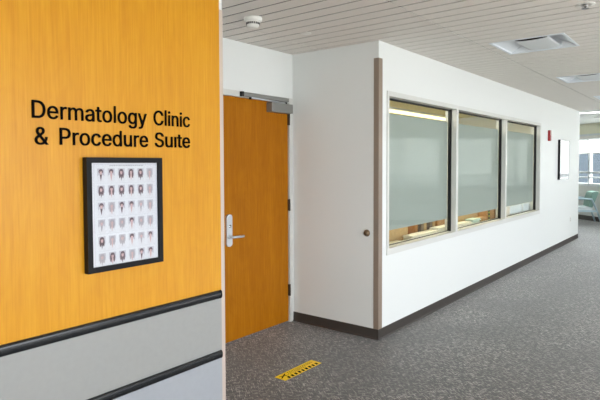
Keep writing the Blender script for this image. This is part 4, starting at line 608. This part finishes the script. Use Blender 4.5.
# ------------------------------------------------------------------ things on the left wall: lettering
def letters():
    sg = empty('wall_sign', (1.10, YW, 1.636)); tag(sg, 'raised black lettering naming the dermatology clinic on the amber panel', 'sign')
    words = [('Dermatology', 1.100, 1.687, 1.7525), ('Clinic', 1.731, 1.972, 1.7555),
             ('&', 1.110, 1.170, 1.6370), ('Procedure', 1.222, 1.693, 1.6385), ('Su\u0131te', 1.737, 1.972, 1.6405)]
    CAP = .0765
    for wd, xl, xr, zb in words:
        pen = 0; lay = []
        lo = hi = None
        for ch in wd:
            adv, sp = GLYPHS[ch]
            xsv = [p[0] for s in sp for p in s]
            a, b = pen+min(xsv), pen+max(xsv)
            lo = a if lo is None else min(lo, a); hi = b if hi is None else max(hi, b)
            lay.append((ch, pen)); pen += adv
        dh = max(p[1] for s in GLYPHS['D'][1] for p in s)
        sz = CAP/dh; sx = (xr-xl)/(hi-lo)
        for ch, px in lay:
            c = bpy.data.curves.new('letter', 'CURVE'); c.dimensions = '2D'; c.fill_mode = 'BOTH'
            c.extrude = .003
            for s in GLYPHS[ch][1]:
                q = c.splines.new('POLY'); q.points.add(len(s)-1); q.use_cyclic_u = True
                for bp, v in zip(q.points, s): bp.co = ((px+v[0]-lo)*sx, v[1]*sz, 0, 1)
            to = bpy.data.objects.new('t', c)
            me = bpy.data.meshes.new_from_object(to)
            bpy.data.objects.remove(to)
            me.transform(Matrix.Translation((xl-1.10, -.0045, zb-1.636)) @ Matrix.Rotation(math.pi/2, 4, 'X'))
            me.materials.clear(); me.materials.append(black)
            o = bpy.data.objects.new('letter', me); COL.objects.link(o); o.parent = sg
letters()

# ------------------------------------------------------------------ framed portraits
def picture(x0, x1, z0, z1, depth, lip, label, content, rec=.012):
    e = empty('picture_frame', ((x0+x1)/2, YW, z0)); tag(e, label, 'picture')
    yf = YW-depth
    bm = B()
    for (a, b, c, d_) in ((x0, x1, z1-lip, z1), (x0, x1, z0, z0+lip), (x0, x0+lip, z0+lip, z1-lip), (x1-lip, x1, z0+lip, z1-lip)):
        box(bm, a, b, yf, YW-.002, c, d_)
    kid('frame', bm, frame_black, e)
    bm = B(); box(bm, x0+lip, x1-lip, yf+rec, YW-.002, z0+lip, z1-lip); pr_ = kid('print', bm, paper, e)
    bm = B(); box(bm, x0+lip, x1-lip, yf+rec*.4, yf+rec*.6, z0+lip, z1-lip); kid('cover_glass', bm, pic_glass, e)
    content(e, yf+rec)
    return e

def portraits(e, yp):
    bm = B(); y = yp-.0004
    def rect(a, b, c, d_, mi, dy=0):
        yy = y-dy
        quad(bm, [(a, yy, c), (b, yy, c), (b, yy, d_), (a, yy, d_)], mi)
    def ell(cx, cz, rx, rz, mi, dy, lo=0, hi=2*math.pi):
        vs = [bm.verts.new((cx+rx*math.cos(lo+(hi-lo)*k/14), y-dy, cz+rz*math.sin(lo+(hi-lo)*k/14))) for k in range(14 if hi-lo > 6.2 else 15)]
        F = bm.faces.new(vs); F.material_index = mi
    # thin rule and heading
    rect(1.372, 1.732, 1.5485, 1.5495, 5); rect(1.372, 1.373, 1.06, 1.549, 5); rect(1.727, 1.728, 1.06, 1.549, 5)
    rect(1.372, 1.728, 1.062, 1.0628, 5)
    x = 1.455
    while x < 1.64:
        l = random.uniform(.005, .013); rect(x, x+l, 1.5405, 1.5455, 5, .0001); x += l+.003
    for r in range(6):
        for k in range(6):
            cx = 1.4085 + .0553*k; cz = 1.506 - .0815*r
            V = 1.28
            def poly(vs, mi, dy):
                F = bm.faces.new([bm.verts.new((cx+a_, y-dy, cz+b_*V)) for a_, b_ in vs]); F.material_index = mi
            rect(cx-.0185, cx+.0185, cz-.020, cz+.018*V, 0)
            hm = 3 if r < 2 and k < 4 else random.choice((3, 4, 4)); long_ = random.random() < .6
            # coat, open neck, hair, face
            poly([(-.019, -.034), (.019, -.034), (.018, -.010), (.006, -.004), (-.006, -.004), (-.018, -.010)], 1, .0001)
            poly([(-.0062, -.006), (0, -.030), (.0062, -.006), (.004, .0), (-.004, .0)], 2 if k % 2 else hm, .00015)
            if long_:
                for sgn in (-1, 1): ell(cx+sgn*.0088, cz-.006, .0050, .0200, hm, .0002+.00002*sgn)
            ell(cx, cz+.009, .0120, .0115, hm, .00022)
            ell(cx, cz+.0035, .0064, .0105, 2, .0003)
            ell(cx, cz+.013, .0075, .0045, hm, .0004)
        rect(1.385, 1.715, 1.506-.0815*r-.0475, 1.506-.0815*r-.0468, 5)
    pr_ = kid('portrait_grid', bm, [ph_bg, ph_coat, ph_skin, ph_hair, ph_hair2, ph_line], [c for c in e.children if c.name.startswith('print')][0], recalc=False)
picture(1.330, 1.757, 1.034, 1.582, .037, .026, 'black framed poster of a grid of small staff portraits below the lettering', portraits)

def bluecard(e, yp):
    bm = B(); quad(bm, [(10.85, yp-.0005, 1.42), (11.0, yp-.0005, 1.42), (11.0, yp-.0005, 1.72), (10.85, yp-.0005, 1.72)])
    kid('printed_block', bm, mat('pale_blue_print', (196, 210, 224), .6), e, recalc=False)
picture(10.42, 11.13, 1.250, 1.972, .042, .004, 'thin black framed white poster near the far end of the white wall', bluecard, .004)

# ------------------------------------------------------------------ alarm, outlet
al = empty('fire_alarm', (9.78, YW, 1.92)); tag(al, 'red fire alarm strobe high on the white wall past the window', 'fire alarm')
bm = B(); box(bm, 9.715, 9.81, YW-.035, YW+.003, 1.925, 2.105); bevel(bm, .008, 2); kid('housing', bm, red_pl, al)
bm = B(); box(bm, 9.735, 9.79, YW-.058, YW-.035, 2.02, 2.09); bevel(bm, .01, 2); kid('strobe_lens', bm, white_pl, al)
bm = B()
for k in range(4): box(bm, 9.735, 9.79, YW-.038, YW-.035, 1.945+.016*k, 1.952+.016*k)
kid('horn_grille', bm, mat('dark_red_grille', (96, 14, 16), .5), al)
ot = empty('wall_outlet', (11.5, YW, .39)); tag(ot, 'white electrical outlet low on the wall by its far corner', 'outlet')
bm = B(); box(bm, 11.465, 11.535, YW-.006, YW, .39, .505); bevel(bm, .002, 1); kid('cover_plate', bm, white_pl, ot)
for z in (.415, .455):
    bm = B(); lathe(bm, [(.016, 0), (.016, -.002)], 'y', (11.5, YW-.006, z+.012), 16); kid('socket', bm, mat('socket_grey', (170, 170, 168), .5) if z < .43 else bpy.data.materials['socket_grey'], ot)

# ------------------------------------------------------------------ ceiling fittings
sd = empty('smoke_detector', (2.865, 2.705, ZC)); tag(sd, 'white round smoke detector on the plank ceiling above the door alcove', 'smoke detector')
c = (2.865, 2.705, ZC)
bm = B(); lathe(bm, [(.066, 0), (.066, -.016), (.063, -.024), (.058, -.028), (.053, -.031)], 'z', c, 40); kid('base', bm, white_pl, sd)
bm = B(); lathe(bm, [(.052, -.030), (.048, -.046), (.043, -.060), (.036, -.070), (.022, -.075), (.0, -.076)], 'z', c, 40); hd = kid('sensor_head', bm, white_pl, sd)
bm = B()
for k in range(20):
    a = 2*math.pi*k/20
    M = Matrix.Translation(Vector(c)) @ Matrix.Rotation(a, 4, 'Z')
    box(bm, .046, .0505, -.0055, .0055, -.052, -.038, 0, M)
kid('vent_slots', bm, dark_pl, hd)
bm = B(); lathe(bm, [(.0, -.006), (.040, -.006), (.045, -.004), (.045, .003)], 'z', (3.47, 2.69, ZC), 36)
tag(obj('sprinkler_cover', bm, white_pl, origin=(3.47, 2.69, ZC)), 'flat white sprinkler cover disc on the ceiling near the alcove side wall', 'sprinkler cover')
sp = empty('sprinkler', (4.03, .755, ZC)); sp.scale = (1.5, 1.5, .7); tag(sp, 'chrome sprinkler head in a white ring at the top right ceiling', 'sprinkler')
bm = B(); lathe(bm, [(.040, .003), (.040, -.004), (.022, -.006), (.022, .003)], 'z', (4.03, .755, ZC), 28); kid('escutcheon', bm, white_pl, sp)
bm = B(); lathe(bm, [(.010, -.004), (.010, -.018), (.006, -.022)], 'z', (4.03, .755, ZC), 16)
tube(bm, [(4.018, .755, ZC-.018), (4.014, .755, ZC-.03), (4.03, .755, ZC-.04)], .0025, 8); tube(bm, [(4.042, .755, ZC-.018), (4.046, .755, ZC-.03), (4.03, .755, ZC-.04)], .0025, 8)
lathe(bm, [(.016, -.040), (.016, -.042)], 'z', (4.03, .755, ZC), 16); kid('spray_head', bm, chrome, sp)

def troffer():
    e = empty('ceiling_light', (0, 0, 0)); S = TS
    bm = B(); t = .022
    for r in ((0, S, 0, t), (0, S, S-t, S), (0, t, t, S-t), (S-t, S, t, S-t)):
        box(bm, r[0], r[1], r[2], r[3], -.004, .010)
    obj('trim_frame', bm, trof_m, e)
    bm = B(); H = .085; i = .05
    a = [(t, t), (S-t, t), (S-t, S-t), (t, S-t)]; b = [(t+i, t+.16), (S-t-i, t+.16), (S-t-i, S-t-.16), (t+i, S-t-.16)]
    va = [bm.verts.new((x, y, .010)) for x, y in a]; vb = [bm.verts.new((x, y, H)) for x, y in b]
    for k in range(4): bm.faces.new((va[k], va[(k+1) % 4], vb[(k+1) % 4], vb[k]))
    bm.faces.new(vb)
    # outer shell so the housing has thickness
    box(bm, .002, S-.002, .002, S-.002, H+.002, H+.012)
    obj('reflector', bm, trof_m, e, recalc=False)
    bm = B()
    ya, yb = .15, .42; ym, hw = (ya+yb)/2, (yb-ya)/2
    prof = [(ya, .022)] + [(ym+hw*math.cos(math.pi-math.pi*k/12), .010-.014*math.sin(math.pi*k/12)) for k in range(13)] + [(yb, .022)]
    prism(bm, prof, 'x', .11, S-.05)
    obj('lamp_basket', bm, trof_lens, e)
    bm = B(); prism(bm, [(y, z+.004) for y, z in prof], 'x', .075, .1095); obj('basket_end_gap', bm, ceil_dark, e)  # dark solid strip standing in for the shade at the basket end
    bm = B(); box(bm, S-.045, S-.030, ya-.01, yb+.01, .012, .07); obj('end_bracket', bm, trof_m, e)
    return e
lbl = ['recessed white ceiling light troffer nearest the viewer', 'second recessed ceiling light down the corridor, past the nearest one',
       'third recessed ceiling light near the far end of the white wall', 'farthest recessed ceiling light beyond the end of the white wall']
tr0 = troffer()
for k, (tx, ty) in enumerate(TROFF):
    if k == 0: e = tr0
    else:
        e = tr0.copy(); COL.objects.link(e)
        for ch in list(tr0.children):
            cc = ch.copy(); COL.objects.link(cc); cc.parent = e
    e.location = (tx, ty, ZC); tag(e, lbl[k], 'ceiling light', 'recessed troffers along the corridor ceiling')

# ------------------------------------------------------------------ floor sticker
fs = empty('floor_sticker', (2.882, 2.427, 0)); tag(fs, 'yellow floor sticker with black print on the carpet before the door', 'floor sticker')
fs.rotation_euler = (0, 0, -.003)
Lx, Ly = .436, .102
bm = B(); box(bm, 0, Lx, 0, Ly, .0002, .0015); obj('vinyl_strip', bm, yellow, fs)
bm = B(); z = .0017
for k in range(9):
    x = .050+.0415*k; quad(bm, [(x, .006, z), (x+.023, .006, z), (x+.030, .038, z), (x+.007, .038, z)])
for (a, b, y0, y1) in ((.112, .40, .081, .0865), (.112, .41, .065, .0705), (.112, .30, .050, .0545)):
    x = a
    while x < b:
        l = random.uniform(.008, .02); quad(bm, [(x, y0, z), (min(x+l, b), y0, z), (min(x+l, b), y1, z), (x, y1, z)]); x += l+.005
# crossed shoe-print like mark at the left
for (p, q, wd) in (((.012, .045), (.095, .085), .009), ((.02, .078), (.09, .052), .008), ((.06, .06), (.10, .05), .007)):
    p = Vector(p+(z,)); q = Vector(q+(z,)); n_ = (q-p).cross(Vector((0, 0, 1))).normalized()*wd/2
    quad(bm, [tuple(p-n_), tuple(q-n_), tuple(q+n_), tuple(p+n_)])
obj('printed_marks', bm, black, fs, recalc=False)

# ------------------------------------------------------------------ lounge chair at the far window
def armchair():
    e = empty('lounge_chair', (0, 0, 0))
    bm = B(); box(bm, -.25, .25, -.27, .24, .31, .43); bevel(bm, .03, 3); obj('seat', bm, seat_m, e)
    bm = B()
    prof = [(.14, .43), (.23, .41), (.37, .80), (.33, .83), (.22, .80), (.16, .62)]
    prism(bm, prof, 'x', -.29, .29); bevel(bm, .018, 3); obj('backrest', bm, teal, e)
    for s in (-1, 1):
        x = .30*s
        bm = B(); tube(bm, [(x, -.30, .57), (x, -.26, .62), (x, -.15, .635), (x, .12, .635), (x, .22, .62)], .026, 10)
        obj('armrest', bm, chair_leg, e)
        bm = B(); tube(bm, [(x, -.16, 0), (x, -.22, .30), (x, -.30, .58)], .019, 10); obj('leg', bm, chair_leg, e)
        bm = B(); tube(bm, [(x, .44, 0), (x, .34, .30), (x, .21, .62)], .021, 10); obj('leg', bm, chair_leg, e)
        bm = B(); box(bm, x-.012, x+.012, -.22, .32, .30, .345); obj('side_rail', bm, chair_leg, e)
    return e
ch = armchair()
cp = W0 + WD*.02 - WN*.58
ch.location = (cp.x, cp.y, 0)
ch.rotation_euler = (0, 0, math.atan2(WN.y, WN.x) - math.pi/2 - .42)
tag(ch, 'sage green lounge chair with pale seat before the bright far window', 'chair')

# ------------------------------------------------------------------ daylight
wld = bpy.data.worlds.new('sky'); sc.world = wld; wld.use_nodes = True
nt = wld.node_tree; bg = nt.nodes['Background']
bg.inputs[0].default_value = (.88, .93, 1.0, 1); bg.inputs[1].default_value = 5.0

def portal(loc, rot, sx, sy, name):
    l = bpy.data.lights.new(name, 'AREA'); l.shape = 'RECTANGLE'; l.size = sx; l.size_y = sy
    l.cycles.is_portal = True
    o = bpy.data.objects.new(name, l); COL.objects.link(o); o.location = loc; o.rotation_euler = rot
portal(((X_BACK+XA)/2, YO-.13, 1.425), (math.radians(90), 0, 0), XA-X_BACK, 1.85, 'daylight_portal')
pc = AM @ Vector(((t_a+t_b)/2, .13, 1.6))
portal(pc, (math.radians(90), 0, ang), t_b-t_a, 1.3, 'daylight_portal_angled')

sl = bpy.data.lights.new('sun', 'SUN'); sl.energy = 18; sl.angle = math.radians(8); sl.color = (1, .985, .97)
so = bpy.data.objects.new('sun', sl); COL.objects.link(so); so.location = (20, -15, 12)
so.rotation_euler = Vector((-WN.x, -WN.y, -math.tan(math.radians(36)))).to_track_quat('-Z', 'Y').to_euler()

def area(loc, size, power, color, name):
    l = bpy.data.lights.new(name, 'AREA'); l.shape = 'RECTANGLE'; l.size, l.size_y = size; l.energy = power; l.color = color
    o = bpy.data.objects.new(name, l); COL.objects.link(o); o.location = loc
for k, (tx, ty) in enumerate(TROFF): pass

# ------------------------------------------------------------------ camera
P = dict(f=535.015, yaw=38.449, pitch=-2.177, roll=-.192, h=1.547, shy=-15.541)
yw_, pi_, r_ = (math.radians(P[k]) for k in ('yaw', 'pitch', 'roll'))
F_ = Vector((math.cos(pi_)*math.cos(yw_), math.cos(pi_)*math.sin(yw_), math.sin(pi_)))
R_ = Vector((math.sin(yw_), -math.cos(yw_), 0)); U_ = R_.cross(F_)
R2 = math.cos(r_)*R_ + math.sin(r_)*U_; U2 = -math.sin(r_)*R_ + math.cos(r_)*U_
cam = bpy.data.cameras.new('camera'); co = bpy.data.objects.new('camera', cam); COL.objects.link(co)
cam.sensor_width = 36; cam.lens = P['f']*36/600; cam.shift_y = P['shy']/600
cam.clip_start = .02; cam.clip_end = 300
co.matrix_world = Matrix(((R2.x, U2.x, -F_.x, 0), (R2.y, U2.y, -F_.y, 0), (R2.z, U2.z, -F_.z, P['h']), (0, 0, 0, 1)))
sc.camera = co
sc.view_settings.view_transform = 'Standard'; sc.view_settings.look = 'None'
sc.view_settings.gamma = 1; sc.view_settings.use_curve_mapping = False
sc.view_settings.exposure = 0.68
